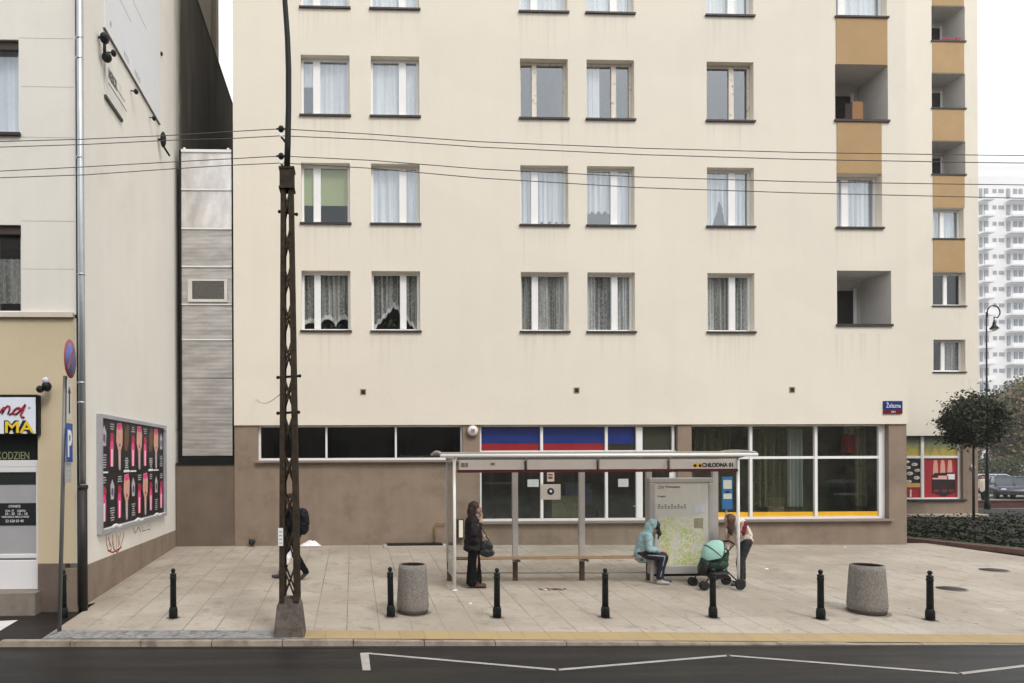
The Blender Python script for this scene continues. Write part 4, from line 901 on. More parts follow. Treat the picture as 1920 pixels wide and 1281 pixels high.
# ================================================================== LATTICE POLE
pc = G(541, 1197); PYy = pc.y; PXx = pc.x; PG = Zg(PXx, PYy)
YP = PYy + .22
pole = thing('lattice_pole', (PXx, YP, PG), 'rusty steel lattice pole on a tapered concrete foot carrying the overhead wires', 'pole')
def UP(px, py): return U(px, py, YP)
bl, br_ = U(512, 1200, PYy).x, U(571, 1200, PYy).x; tl, tr = U(523, 1122, PYy).x, U(566, 1122, PYy).x; zt_ = UP(545, 1118).z
cyy = YP
hb, ht_ = (br_ - bl) / 2, (tr - tl) / 2; cx0 = (bl + br_) / 2
mb = MB(); prof = [(hb, PG - .2), (hb, PG), (hb * .93, PG + .15), (ht_ * 1.06, zt_ - .12), (ht_ * .9, zt_ - .03), (ht_ * .6, zt_)]
pts = []
for h, z in prof:
    for sx_, sy_ in ((-1, -1), (1, -1), (1, 1), (-1, 1)): pts.append((cx0 + sx_ * h + random.uniform(-.008, .008), cyy + sy_ * h * .9 + random.uniform(-.008, .008), z))
fs = []
for i in range(len(prof) - 1):
    for k in range(4): q = (k + 1) % 4; fs.append((i * 4 + k, i * 4 + q, i * 4 + 4 + q, i * 4 + 4 + k))
fs.append(tuple(len(pts) - 4 + k for k in range(4))); mb.add(pts, fs); o = mb.build('concrete_foot', conc_dark, pole); bevel(o, .03)
ztop = UP(540, 352).z; zbot = zt_ - .05
def legx(side, z):
    f_ = (z - zbot) / (ztop - zbot); a = UP(530.5, 1118).x if side < 0 else UP(557.5, 1118).x; b = UP(531.5, 356).x if side < 0 else UP(546, 356).x
    return a + (b - a) * f_
def legw(z): return .052 + .0 * z
for side in (-1, 1):
    for yy_ in (-1, 1):
        mb = MB(); x0 = legx(side, zbot); x1 = legx(side, ztop); hw0, hw1 = .040, .034; d0, d1 = .17, .09
        # an L-shaped angle section
        def sec(x, z, hw, dd):
            y = YP + yy_ * dd
            xo = x + side * hw; xi = x - side * hw
            return [(xo, y, z), (xi, y, z), (xi, y - yy_ * .012, z), (xo - side * .012, y - yy_ * .012, z), (xo - side * .012, y - yy_ * .09, z), (xo, y - yy_ * .09, z)]
        a = sec(x0, zbot, hw0, d0); b = sec(x1, ztop, hw1, d1); n = 6
        mb.add(a + b, [(i, (i + 1) % n, (i + 1) % n + n, i + n) for i in range(n)] + [tuple(range(n))[::-1], tuple(range(n, 2 * n))]); mb.build('leg', rust, pole)
# X bracing
nb = 11
for yy_ in (-1, 1):
    for k in range(nb):
        za = zbot + (ztop - zbot) * k / nb; zb_ = zbot + (ztop - zbot) * (k + 1) / nb
        f_ = lambda z: (z - zbot) / (ztop - zbot); dd = lambda z: (.17 + (.09 - .17) * f_(z)) - .016
        mb = MB()
        for s_ in (-1, 1): mb.tube([(legx(s_, za), YP + yy_ * dd(za), za), (legx(-s_, zb_), YP + yy_ * dd(zb_) - yy_ * .006 * (s_ + 1), zb_)], .0135, 6)
        mb.build('cross_brace', rust, pole)
z5, z6 = UP(539, 358).z, UP(539, 318).z
o = MB().box(UP(525.5, 340).x, UP(551.5, 340).x, YP - .115, YP + .115, z5, z6).box(UP(524, 340).x, UP(553, 340).x, YP - .125, YP + .125, z5 + .0, z5 + .03).box(UP(524, 340).x, UP(553, 340).x, YP - .125, YP + .125, z6 - .03, z6 + .002).build('head_box', rust, pole)
MB().tube([UP(538, 318), UP(539.5, 270), UP(541, 200), UP(541, 130), UP(539, 70), UP(535.5, 20), UP(531, -40), UP(520, -140)], [.045, .045, .042, .042, .04, .038, .036, .03], 12).build('upper_tube', black_m, pole)
for py in (242, 293):
    c = UP(527, py); mb = MB().ell(c, (.045, .045, .05), None, 10).tube([c + Vector((-.07, 0, 0)), c + Vector((.12, 0, 0))], .014); mb.build('insulator', black_m, pole)
    c = UP(527, py + 13); MB().ell(c, (.022, .022, .03), None, 8).build('insulator', white_p, pole)
    MB().tube([UP(527, py + 14), UP(536, py + 26)], .016).build('insulator_arm', black_m, pole)
for px0, px1, py0, py1 in ((524, 556, 397, 402), (521, 562, 708, 705), (521, 560, 775, 773)):
    MB().tube([UP(px0, py0), UP(px1, py1)], .018).ell(UP(px0, py0), .026, None, 7).ell(UP(px1, py1), .026, None, 7).build('step_bolt', black_m, pole)
a, b = UP(524, 1021), UP(533, 988)
MB().box(a.x, b.x, YP - .188, YP - .18, a.z, b.z).build('sticker', white_p, pole)
mb = MB()
for k in range(4): mb.box(a.x + .015, b.x - .012, YP - .191, YP - .1882, a.z + .03 + k * .055, a.z + .05 + k * .055)
mb.build('sticker_print', grey_p, pole)
# overhead wires
def wire(pts, label, r=.006, yoff=0):
    P_ = []
    for i in range(len(pts) - 1):
        (x0, y0), (x1, y1) = pts[i], pts[i + 1]; n = 8
        for k in range(n + (i == len(pts) - 2)):
            t = k / n; P_.append((x0 + (x1 - x0) * t, y0 + (y1 - y0) * t))
    v = [U(px, py, YP + KB * (U(px, py, YP).x - PXx)) for px, py in P_]
    tag(MB().tube(v, r, 6).build('overhead_wire', M('dark_wire', (.10, .085, .075), .7)), label, 'wire', 'overhead wires')
wire([(-90, 268), (0, 265.5), (160, 261), (320, 254), (430, 247), (522, 242)], 'topmost overhead wire left of the lattice pole')
wire([(-90, 279), (0, 276), (160, 271), (320, 263), (430, 260), (524, 255)], 'second overhead wire from the top, left of the lattice pole')
wire([(-90, 326), (0, 321), (160, 313), (320, 304), (430, 298), (522, 293)], 'third overhead wire from the top, left of the lattice pole')
wire([(-90, 339), (0, 333.5), (160, 328), (320, 317), (430, 310), (524, 306)], 'lowest overhead wire left of the lattice pole')
wire([(531, 242), (700, 252), (900, 266), (1200, 278), (1500, 286), (1840, 291), (2020, 293)], 'topmost overhead wire right of the lattice pole')
wire([(531, 255), (700, 262), (900, 276), (1200, 290), (1500, 299), (1840, 305), (2020, 307)], 'second overhead wire from the top, right of the lattice pole')
wire([(531, 293), (700, 301), (900, 317), (1200, 332), (1500, 341), (1840, 346), (2020, 348)], 'third overhead wire from the top, right of the lattice pole')
wire([(531, 306), (700, 316), (900, 334), (1200, 352), (1500, 362), (1840, 370), (2020, 374)], 'lowest overhead wire right of the lattice pole')
a, b = UP(526, 739), U(480, 749, -.01)
tag(MB().tube([a + (b - a) * (k / 8) + Vector((0, 0, -.12 * math.sin(math.pi * k / 8))) for k in range(9)], .005, 6).build('tie_wire', M('dark_wire')), 'thin wire from the lattice pole to the cream wall', 'wire')

# ================================================================== BOLLARDS, PLANTERS, ROAD SIGN
def bollard(loc, label, first=[None]):
    if first[0] is None:
        t = thing('bollard', loc, label, 'bollard', 'black bollards along the kerb'); L0 = Vector(loc)
        MB().lathe([(.068, -.05), (.068, .13), (.062, .15), (.06, .17), (.052, .18)], L0, 24).build('foot', black_m, t)
        MB().lathe([(.05, .18), (.047, .55), (.047, .62), (.053, .63), (.053, .65), (.047, .66), (.046, .675), (.052, .69), (.052, .70), (.03, .715), (.022, .725)], L0, 24).build('shaft', black_m, t)
        mb = MB().ell(L0 + Vector((0, 0, .755)), .036, None, 12); mb.build('ball_top', black_m, t); first[0] = t; return t
    s = first[0]; t = s.copy(); COL.objects.link(t); t.location = loc; t['label'] = label
    for ch in s.children: c = ch.copy(); COL.objects.link(c); c.parent = t
    return t
bl_ = ((325, 1159, 'black bollard nearest the side wall, left of the lattice pole'), (733, 1156, 'black bollard touching the left concrete planter'), (932, 1158, 'black bollard in front of the left half of the shelter, beside the standing woman'),
       (1135, 1158, 'black bollard in front of the middle of the bus shelter'), (1337, 1158, 'black bollard in front of the pram'), (1539, 1161, 'black bollard just left of the right-hand concrete planter'), (1744, 1163, 'rightmost black bollard, right of the planter'))
for x, y, l in bl_:
    o_ = bollard(G(x, y), l)
    if x != 325: o_.rotation_euler = (random.uniform(-.02, .02), random.uniform(-.022, .022), random.uniform(0, 6))
t = bollard(Gz(119, 1160, -.34), 'black bollard on the dark asphalt behind the road sign post')
for x, y, lab, wr in ((774, 1157, 'concrete planter bin standing between the first bollards left of the shelter', 31), (1626, 1157, 'concrete planter bin standing between the two rightmost bollards', 34.5)):
    c = G(x, y - 9); c.z = Zg(c.x, c.y); sc = 118.
    t = thing('planter', c, lab, 'planter', 'round concrete planters'); rb = wr / sc; rt_ = rb * .85; h = .79
    MB().lathe([(rb * .93, -.02), (rb * .96, .06)], c, 40).build('base_ring', M('dark_base', (.05, .04, .035), .9), t)
    MB().lathe([(rb * .96, .06), (rb, .1), (rb, .16), (rt_ + .01, .7), (rt_, h), (rt_ - .022, h), (rt_ - .026, h - .006)], c, 40, None, False).build('drum', conc, t)
    MB().lathe([(rt_ - .024, h - .008), (rt_ - .03, h - .3), (.001, h - .3)], c, 30, None, False).build('lining', M('soil', (.02, .016, .012), .95, var=.4, vs=20, bump=1), t)
# road sign, seen almost edge on
sp = G(111, 1184); t = thing('road_sign', sp, 'tall grey post with a no-stopping disc, blue parking plate and small plates turned edge on', 'road sign')
YR = sp.y
MB().tube([(sp.x, YR, sp.z - .1), (U(118, 900, YR).x, YR, U(118, 900, YR).z), (U(122, 700, YR).x, YR, U(122, 705, YR).z)], .03, 14).build('post', M('dull_grey_post', (.17, .175, .17), .5, .4), t)
ang = R(95); ux = Vector((math.cos(ang), math.sin(ang), 0)); nn_ = Vector((math.sin(ang), -math.cos(ang), 0))
# the plates' faces point along nn_
def plate(name, px, py0, py1, wid, mat, par, off=.04, thick=.006):
    c = U(px, (py0 + py1) / 2, YR); h = (U(px, py0, YR).z - U(px, py1, YR).z) / 2; o = Vector((c.x, YR, c.z)) + nn_ * off
    return MB().prism([(-wid / 2, -h), (wid / 2, -h), (wid / 2, h), (-wid / 2, h)], o, ux, (0, 0, 1), nn_ * thick).build(name, mat, par), o + nn_ * thick, h
c = U(125.5, 673, YR); rr = (U(125, 637, YR).z - U(125, 709, YR).z) / 2; cr = Vector((c.x, YR, c.z)) + nn_ * .04
rm = Matrix((ux, Vector((0, 0, 1)), nn_)).transposed()
dk = MB().lathe([(rr, 0), (rr, .012)], cr, 40, rm).build('disc_rim', M('sign_red', (.30, .06, .08), .45), t)
MB().lathe([(rr * .8, .0), (rr * .8, .016)], cr, 40, rm).build('disc_face', M('sign_blue_face', (.10, .13, .36), .45), t)
mb = MB()
for a in (45,):
    dvec = ux * math.cos(R(a)) + Vector((0, 0, 1)) * math.sin(R(a)); pvec = ux * -math.sin(R(a)) + Vector((0, 0, 1)) * math.cos(R(a)); k = rr * .8
    mb.prism([(-k, -.03), (k, -.03), (k, .03), (-k, .03)], cr + nn_ * .0165, dvec, pvec, nn_ * .002)
mb.build('disc_bar', M('sign_red'), t)
o_, pt, h = plate('white_plate', 124, 713, 787, .19, M('plate_white', (.60, .58, .58), .5), t)
mb = MB(); mb.prism([(-.03, -.2), (.03, -.2), (.03, .1), (.07, .1), (0, .2), (-.07, .1), (-.03, .1)], pt, ux, (0, 0, 1), nn_ * .002); mb.build('arrow', black_p, t)
o_, pt, h = plate('parking_plate', 124.5, 794, 867, .30, M('sign_blue', (.008, .07, .33), .4), t)
mb = MB(); mb.text('P', pt + ux * -.11 + Vector((0, 0, -.2)), ux, (0, 0, 1), .40, .20, nn_, .003, bold=.012); mb.build('lettering', white_p, t)
o_, pt, h = plate('lower_plate', 122, 868, 905, .30, M('plate_grey', (.40, .40, .41), .5), t)
mb = MB()
for k in range(3): mb.prism([(-.1, 0), (.1, 0), (.1, .02), (-.1, .02)], pt + Vector((0, 0, -.09 + k * .07)), ux, (0, 0, 1), nn_ * .002)
mb.build('print_lines', grey_p, t)

# ================================================================== BUS SHELTER
YF, YK = -5.42, -4.5
def XF(px, py=950, Y=YF): return U(px, py, Y).x
def ZF(py, px=1100, Y=YF): return U(px, py, Y).z
xa, xb = XF(853), XF(1384); bk = [XF(p, 950, YK) for p in (842, 965.5, 1090.5, 1216, 1340)]
xa = (xa + bk[0]) / 2; xb = XF(1384)
gz = lambda x, y: Zg(x, y)
sh = thing('bus_shelter', ((xa + xb) / 2, (YF + YK) / 2, gz(3.5, -5)), 'long grey bus shelter with a pale roof edge and glass back standing on the pavement', 'bus shelter')
ztube = ZF(854); YE = YF - .32
for x in (XF(852), XF(1384)): MB().tube([(x, YF, gz(x, YF) - .02), (x, YF, ztube - .03)], .028, 14).lathe([(.05, 0), (.05, .02)], (x, YF, gz(x, YF)), 14).build('front_post', white_st, sh)
for i, x in enumerate(bk):
    x_ = x
    MB().box(x_ - .055, x_ + .055, YK - .04, YK + .04, gz(x_, YK) + .38, ztube - .02).build('rear_post', steel, sh)
    MB().box(x_ - .045, x_ + .045, YK - .035, YK + .035, gz(x_, YK) - .02, gz(x_, YK) + .378).build('post_foot', M('rust_brown_paint', (.10, .07, .055), .7, var=.3, vs=8), sh)
# roof: shallow barrel from front to back
r0, r1 = XF(824), XF(1400); mb = MB(); mb.smooth = True; nR = 14; yA, yB = YE, YK + .35; zA = ztube + .045
def arc(t): return (yA + (yB - yA) * t, zA + .05 * math.sin(math.pi * (t * .9 + .05)) - .02)
for i in range(nR):
    (y0, z0), (y1, z1) = arc(i / nR), arc((i + 1) / nR)
    mb.quad((r0, y0, z0), (r1, y0, z0), (r1, y1, z1), (r0, y1, z1)); mb.quad((r0, y0, z0 - .015), (r0, y1, z1 - .015), (r1, y1, z1 - .015), (r1, y0, z0 - .015))
mb.smooth = False
for x in (r0, r1):
    mb.add([(x, *arc(i / nR)) for i in range(nR + 1)], [tuple(range(nR + 1))])
mb.build('roof_sheet', glass('smoky_roof_sheet', .02, (.6, .58, .55), (.88, .86, .84), .35), sh)
MB().tube([(r0 - .02, YE, ztube), (r1 + .03, YE, ztube)], .03, 14).build('roof_edge_tube', white_st, sh)
for x in (r0, r1):
    MB().tube([(x, arc(i / nR)[0], arc(i / nR)[1] + .005) for i in range(nR + 1)], .024, 10).build('end_arch', alu, sh)
for x in (XF(852), XF(985), XF(1120), XF(1252), XF(1384)):
    MB().tube([(x, YF, ztube - .05), (x, YE + .02, ztube - .01)], .02).tube([(x, YF, ztube - .05), (x, YK, ztube - .04)], .025).build('roof_bracket', steel, sh)
# fascia
zf0, zf1 = ZF(880), ZF(862)
fx = [858, 985, 1120, 1252, 1381]
for a, b in zip(fx, fx[1:]):
    x0_, x1_ = XF(a) + .03, XF(b) - .03
    MB().box(x0_, x1_, YF - .05, YF + .02, zf0, zf1).build('fascia_panel', M('fascia_pale', (.60, .56, .53), .5, var=.04), sh)
MB().box(XF(857), XF(1382), YF - .04, YF + .03, ZF(885.5), zf0 - .003).build('red_rail', dred, sh)
MB().box(XF(857), XF(1382), YF - .03, YF + .01, zf1 + .003, zf1 + .05).build('fascia_top_rail', M('dark_grey_rail', (.12, .12, .11), .5), sh)
tx = MB(); fy = YF - .052
tx.text('CHŁODNA 01', (XF(1314), fy, ZF(876.5)), (1, 0, 0), (0, 0, 1), .075, XF(1372) - XF(1314), (0, -1, 0), .003, bold=.004); tx.build('stop_name', black_p, sh)
mb = MB()
for k in range(2):
    c = (XF(1301 + k * 9.5), fy, ZF(873)); mb.mi = 0; mb.box(c[0] - .045, c[0] + .045, fy - .003, fy, c[2] - .03, c[2] + .035); mb.mi = 1; mb.ell((c[0], fy - .004, c[2] - .01), (.03, .003, .028), None, 8)
mb.build('stop_pictogram', [yel_p, black_p], sh)
mb = MB()
a = XF(864); mb.box(a, XF(871), fy - .002, fy, ZF(875), ZF(867)).box(XF(872), XF(877), fy - .002, fy, ZF(875), ZF(867)); mb.box(XF(919), XF(927), fy - .002, fy, ZF(872), ZF(867)); mb.build('faded_print', M('faded_brown', (.22, .17, .13), .6), sh)
# back glass
for a, b in zip(bk, bk[1:]):
    x0_, x1_ = a + .06, b - .06
    z_lo = gz(a, YK) + .42
    MB().box(x0_, x1_, YK - .004, YK + .004, z_lo, ztube - .1).build('back_pane', g_sh, sh)
    MB().box(x0_, x1_, YK - .012, YK + .012, gz(a, YK) + .13, gz(a, YK) + .16).build('lower_rail', steel, sh)
# left side pane and rails
xl_ = XF(851)
MB().box(xl_ - .006, xl_ + .006, YF + .04, YK - .05, gz(xl_, -5) + .25, ztube - .12).build('side_pane', g_fros, sh)
MB().box(xl_ - .014, xl_ + .014, YF + .03, YK - .04, gz(xl_, -5) + .22, gz(xl_, -5) + .248).box(xl_ - .014, xl_ + .014, YF + .03, YK - .04, ztube - .118, ztube - .09).build('side_rail', steel, sh)
MB().box(bk[0], bk[-1], YK - .03, YK + .03, ztube - .098, ztube - .05).build('rear_beam', steel, sh)
# bench
be = XF(1206, 1045, YK + .0); zbn = ZF(1045, 1080, YK - .25)
bn = MB()
for k in range(4): bn.box(xl_ + .05, be, YK - .40 + k * .085, YK - .335 + k * .085, zbn - .016, zbn + .004)
bench = bn.build('bench_seat', M('orange_brown_wood', (.27, .175, .10), .6, var=.2, vs=6), sh)
for x in (bk[1], bk[2], XF(1190, 1045, YK)): MB().box(x - .02, x + .02, YK - .38, YK - .02, zbn - .07, zbn - .032).build('bench_bracket', M('rust_brown_paint'), sh)
x = XF(1212, 1070, YK); MB().box(x - .03, x + .03, YK - .3, YK - .24, gz(x, YK), zbn - .03).build('bench_leg', steel, sh)
# notices on the back glass
def sticker(name, px0, px1, py0, py1, mat):
    a, b = U(px0, py1, YK - .01), U(px1, py0, YK - .01); o = MB().box(a.x, b.x, YK - .012, YK - .006, a.z, b.z).build(name, mat, sh); return o, a, b
o, a, b = sticker('small_notice', 1026, 1039, 886, 903, cream_p); MB().box(a.x + .02, b.x - .03, YK - .016, YK - .0125, a.z + .05, a.z + .1).box(a.x + .02, b.x - .03, YK - .016, YK - .0125, a.z + .12, a.z + .15).build('print', M('rusty_print', (.25, .10, .06), .6), o)
o, a, b = sticker('square_notice', 1014, 1051, 908, 937, M('notice_pale', (.62, .58, .54), .6)); c = ((a.x + b.x) / 2, YK - .0125, (a.z + b.z) / 2 + .01)
MB().lathe([(.07, .0), (.07, .003)], c, 24, rt).build('round_print', M('blue_black_print', (.015, .02, .05), .5), o)
MB().lathe([(.028, .0035), (.028, .006)], c, 16, rt).build('inner_print', white_p, o)
# map case
mx0, mx1, mz0, mz1 = U(1217, 1078, YK - .12).x, U(1337, 1078, YK - .12).x, U(1276, 1076, YK - .12).z, U(1276, 896, YK - .12).z
mc = MB(); y0, y1 = YK - .16, YK + .06; t_ = .12
mc.box(mx0, mx1, y0, y1, mz0, mz0 + .17).box(mx0, mx1, y0, y1, mz1 - .10, mz1).box(mx0, mx0 + t_, y0 + .003, y1, mz0 + .17, mz1 - .10).box(mx1 - t_ * .8, mx1, y0 + .003, y1, mz0 + .17, mz1 - .10)
case = mc.build('map_case', M('case_grey', (.40, .385, .37), .5, .15, var=.05), sh); bevel(case, .015)
m, nt, p = new_mat('city_map'); co = coords(nt)
n1 = noise(nt, 3.5, 6, .7, co); r = N(nt, 'ShaderNodeValToRGB'); el = r.color_ramp.elements
el[0].position = .33; el[0].color = (.60, .66, .74, 1); el[1].position = .68; el[1].color = (.56, .55, .10, 1)
e = el.new(.43); e.color = (.70, .67, .56, 1); e = el.new(.52); e.color = (.62, .60, .32, 1); e = el.new(.60); e.color = (.52, .60, .25, 1); nt.links.new(n1, r.inputs[0])
v = N(nt, 'ShaderNodeTexVoronoi', feature='DISTANCE_TO_EDGE'); v.inputs['Scale'].default_value = 9; nt.links.new(co, v.inputs['Vector'])
nt.links.new(mix_rgb(nt, ramp(nt, v.outputs['Distance'], .02, .06), (.82, .78, .70), r.outputs[0]), p.inputs['Base Color']); p.inputs['Roughness'].default_value = .5
yq = YK - .10; ym = y0 + .02
MB().box(mx0 + t_, mx1 - t_ * .8, ym, ym + .01, mz0 + .17, mz1 - .10).build('poster_sheet', M('sheet_grey', (.66, .63, .585), .5, var=.03), case)
ia, ib = mx0 + t_, mx1 - t_ * .8; zz0, zz1 = mz0 + .17, mz1 - .10; H_ = zz1 - zz0
MB().box(ia + .08, ib - .1, ym - .004, ym - .001, zz0 + .015, zz0 + H_ * .59).build('map_print', m, case)
tp = MB(); y9 = ym - .002
tp.text('ZTM', (ia + .05, y9, zz0 + H_ * .93), (1, 0, 0), (0, 0, 1), .06, .12, (0, -1, 0)).text('Warszawa', (ia + .2, y9, zz0 + H_ * .94), (1, 0, 0), (0, 0, 1), .05, .3, (0, -1, 0)).text('mapa', (ia + .05, y9, zz0 + H_ * .83), (1, 0, 0), (0, 0, 1), .04, .16, (0, -1, 0))
for k in range(9):
    for q in range(3 - k % 2): tp.box(ia + .06 + k * .065, ia + .1 + k * .065, y9 - .002, y9, zz0 + H_ * (.69 + q * .02), zz0 + H_ * (.70 + q * .02))
tp.build('lettering', M('brown_grey_print', (.16, .12, .11), .6), case)
MB().box(ib - .32, ib - .07, ym - .005, ym - .001, zz0 + H_ * .64, zz0 + H_ * .75).build('white_notice', M('paper_white', (.66, .65, .70), .5), case)
MB().box(ib - .3, ib - .12, ym - .008, ym - .005, zz0 + H_ * .45, zz0 + H_ * .57).build('map_inset', M('inset_brown', (.36, .32, .22), .6, var=.2, vs=20), case)
MB().quad((mx0 + .1, y0 + .008, mz0 + .15), (mx1 - .08, y0 + .008, mz0 + .15), (mx1 - .08, y0 + .008, mz1 - .09), (mx0 + .1, y0 + .008, mz1 - .09)).build('case_glass', g_sh, case)
MB().box(mx0 + .03, mx1 - .03, YK - .1, YK + .04, mz0 - .05, mz0 - .003).build('case_foot', black_m, case)
# blue timetable column at the right
ta, tb = U(1353, 955, YK), U(1372, 894, YK)
tt = MB().box(ta.x, tb.x, YK - .03, YK, ta.z, tb.z).build('timetable_board', M('timetable_blue', (.04, .16, .36), .4), sh)
w_ = tb.x - ta.x; h_ = tb.z - ta.z
MB().box(ta.x + .02, tb.x - .02, YK - .035, YK - .031, ta.z + h_ * .63, ta.z + h_ * .90).box(ta.x + .02, tb.x - .02, YK - .035, YK - .031, ta.z + h_ * .32, ta.z + h_ * .48).build('timetable_sheet', M('sheet_yellowish', (.58, .60, .52), .5), tt)
MB().ell(((ta.x + tb.x) / 2, YK - .034, ta.z + h_ * .54), (.045, .004, .02), None, 8).build('bus_pictogram', black_p, tt)
MB().box((ta.x + tb.x) / 2 - .015, (ta.x + tb.x) / 2 + .015, YK + .002, YK + .03, gz(5, YK), tb.z).build('timetable_post', steel, sh)
MB().box(XF(1343, 950, YK), XF(1383), YK - .003, YK + .003, gz(5, YK) + .42, ztube - .1).build('right_pane', g_fros, sh)

# ================================================================== PEOPLE
FT = bpy.data.textures.new('folds', 'CLOUDS'); FT.noise_scale = .085; FT.noise_depth = 2
def flesh(name, mb, mat, par, vox=.009, sm=6):
    o = mb.build(name, mat, par, smooth=True)
    m = o.modifiers.new('fuse', 'REMESH'); m.mode = 'VOXEL'; m.voxel_size = vox; m.use_smooth_shade = True
    s = o.modifiers.new('smooth', 'SMOOTH'); s.iterations = sm; s.factor = .5
    if name in ('coat', 'trousers', 'hooded_jacket', 'track_trousers', 'white_top', 'red_sleeve', 'jacket', 'white_coat', 'bag_body', 'blanket', 'scarf'):
        d = o.modifiers.new('folds', 'DISPLACE'); d.texture = FT; d.strength = .022 if 'trousers' in name else .042; d.mid_level = .5
    if name == 'hair':
        d = o.modifiers.new('locks', 'DISPLACE'); d.texture = FT; d.strength = .03
    return o
skin = M('skin', (.42, .25, .18), .6, var=.06, vs=20, spec=.3)
class Fig:
    """local frame: x forward, y to the figure's left, z up; yaw turns it"""
    def __init__(s, loc, yaw, name, label, cat='person'):
        s.loc = Vector(loc); s.R = Matrix.Rotation(yaw, 3, 'Z'); s.t = thing(name, loc, label, cat)
    def p(s, x, y, z): return s.loc + s.R @ Vector((x, y, z))
    def ch(s, mb, *pts): mb.chain(*[((s.p(*a)), r) for a, r in pts]); return mb
    def el(s, mb, c, r, pitch=0): mb.ell(s.p(*c), r, s.R @ Matrix.Rotation(pitch, 3, 'Y'), 14); return mb
    def head(s, mb, c, pitch=0):
        rot = Matrix.Rotation(pitch, 3, 'Y'); c = Vector(c)
        def q(x, y, z): v = c + rot @ Vector((x, y, z)); return (v.x, v.y, v.z)
        s.el(mb, q(-.01, 0, .02), (.098, .076, .10), pitch); s.el(mb, q(.03, 0, -.035), (.062, .056, .075), pitch)
        s.ch(mb, (q(.085, 0, .015), .010), (q(.105, 0, -.018), .013)); s.el(mb, q(.075, 0, -.088), (.022, .025, .02), pitch)
        s.el(mb, q(.088, 0, -.052), (.012, .024, .008), pitch); s.el(mb, q(.088, 0, -.065), (.011, .02, .008), pitch)
        for sg in (-1, 1):
            s.el(mb, q(.0, sg * .077, -.01), (.018, .01, .03), pitch); s.el(mb, q(.07, sg * .032, .012), (.018, .014, .01), pitch)
        return q
    def hand(s, mb, w, d, curl, side=1, up=(0, 0, 1)):
        """w wrist, d finger direction"""
        w = Vector(w); d = Vector(d).normalized(); up = Vector(up); lat = d.cross(up).normalized(); nrm = lat.cross(d).normalized()
        s.ch(mb, (tuple(w), .025), (tuple(w + d * .05), .03)); 
        for k, ln in enumerate((.070, .08, .075, .06)):
            b = w + d * .08 + lat * (k - 1.5) * .02; m_ = b + d * ln * .5 - nrm * curl * .3 * ln; e = m_ + (d * (1 - curl) - nrm * curl).normalized() * ln * .5
            s.ch(mb, (tuple(w + d * .04 + lat * (k - 1.5) * .016), .011), (tuple(b), .0095), (tuple(m_), .009), (tuple(e), .0075))
        b = w + d * .03 + lat * -.032 * side; s.ch(mb, (tuple(b), .012), (tuple(b + d * .03 - lat * .02 * side - nrm * .01), .011), (tuple(b + d * .055 - lat * .018 * side - nrm * .03), .009))
    def shoe(s, c, mat, L=.25, pitch=0, parts=True):
        mb = MB(); c = Vector(c); r = Matrix.Rotation(pitch, 3, 'Y')
        q = lambda x, y, z: tuple(c + r @ Vector((x, y, z)))
        s.ch(mb, (q(-.04, 0, .045), .042), (q(.06, 0, .038), .04), (q(.15, 0, .03), .032)); s.ch(mb, (q(-.03, 0, .06), .042), (q(0, 0, .085), .04))
        o = flesh('shoe', mb, mat, s.t, .008, 3); return o
# --- standing woman, in profile facing right
w0 = G(890, 1101); w0.z = Zg(w0.x, w0.y)
f = Fig(w0, R(-8), 'person', 'brown-haired woman in dark coat and wide black trousers standing at the left shelter post')
b = MB(); f.head(b, (.03, 0, 1.50)); f.ch(b, ((-.02, 0, 1.45), .05), ((-.035, 0, 1.33), .055)); f.el(b, (-.03, 0, 1.15), (.11, .16, .2)); f.el(b, (-.02, 0, .92), (.12, .16, .15))
for sg in (-1, 1): f.ch(b, ((-.02, sg * .08, .88), .085), ((0, sg * .085, .48), .06), ((-.02, sg * .085, .09), .042))
f.ch(b, ((-.03, -.17, 1.29), .05), ((-.01, -.21, 1.06), .042), ((.11, -.12, 1.24), .034), ((.125, -.07, 1.33), .026)); f.hand(b, (.125, -.07, 1.34), (.1, .4, .9), .45, 1, (1, 0, 0))
f.ch(b, ((-.03, .17, 1.29), .05), ((0, .2, 1.05), .042), ((.14, .1, .98), .03)); f.hand(b, (.14, .10, .98), (1, -.4, -.1), .7, -1)
flesh('body', b, skin, f.t, .007, 3)
h = MB(); f.el(h, (-.005, 0, 1.545), (.112, .09, .095)); f.el(h, (-.055, 0, 1.46), (.082, .095, .12)); f.ch(h, ((-.06, -.05, 1.46), .05), ((-.065, -.06, 1.31), .042)); f.ch(h, ((-.06, .05, 1.46), .05), ((-.065, .06, 1.31), .042)); f.ch(h, ((-.07, 0, 1.46), .06), ((-.08, 0, 1.32), .05))
f.ch(h, ((.03, -.075, 1.53), .022), ((.005, -.085, 1.42), .025), ((.0, -.085, 1.33), .02))
flesh('hair', h, M('dark_brown_hair', (.035, .016, .012), .55, var=.4, vs=30), f.t, .009, 2)
c = MB(); f.el(c, (-.035, 0, 1.24), (.13, .2, .14)); f.ch(c, ((-.03, 0, 1.2), .155), ((-.02, 0, 1.0), .165), ((-.02, 0, .86), .18)); f.el(c, (-.02, 0, .76), (.19, .20, .12))
f.ch(c, ((-.035, -.17, 1.29), .066), ((-.02, -.225, 1.05), .058), ((.10, -.13, 1.21), .05)); f.ch(c, ((-.035, .17, 1.29), .066), ((-.01, .215, 1.04), .058), ((.11, .12, .98), .048))
f.ch(c, ((-.05, -.06, 1.36), .045), ((-.05, .06, 1.36), .045)); flesh('coat', c, M('dark_plum_coat', (.012, .0075, .009), .85, var=.3, vs=6, bump=.5, bs=40), f.t, .011, 4)
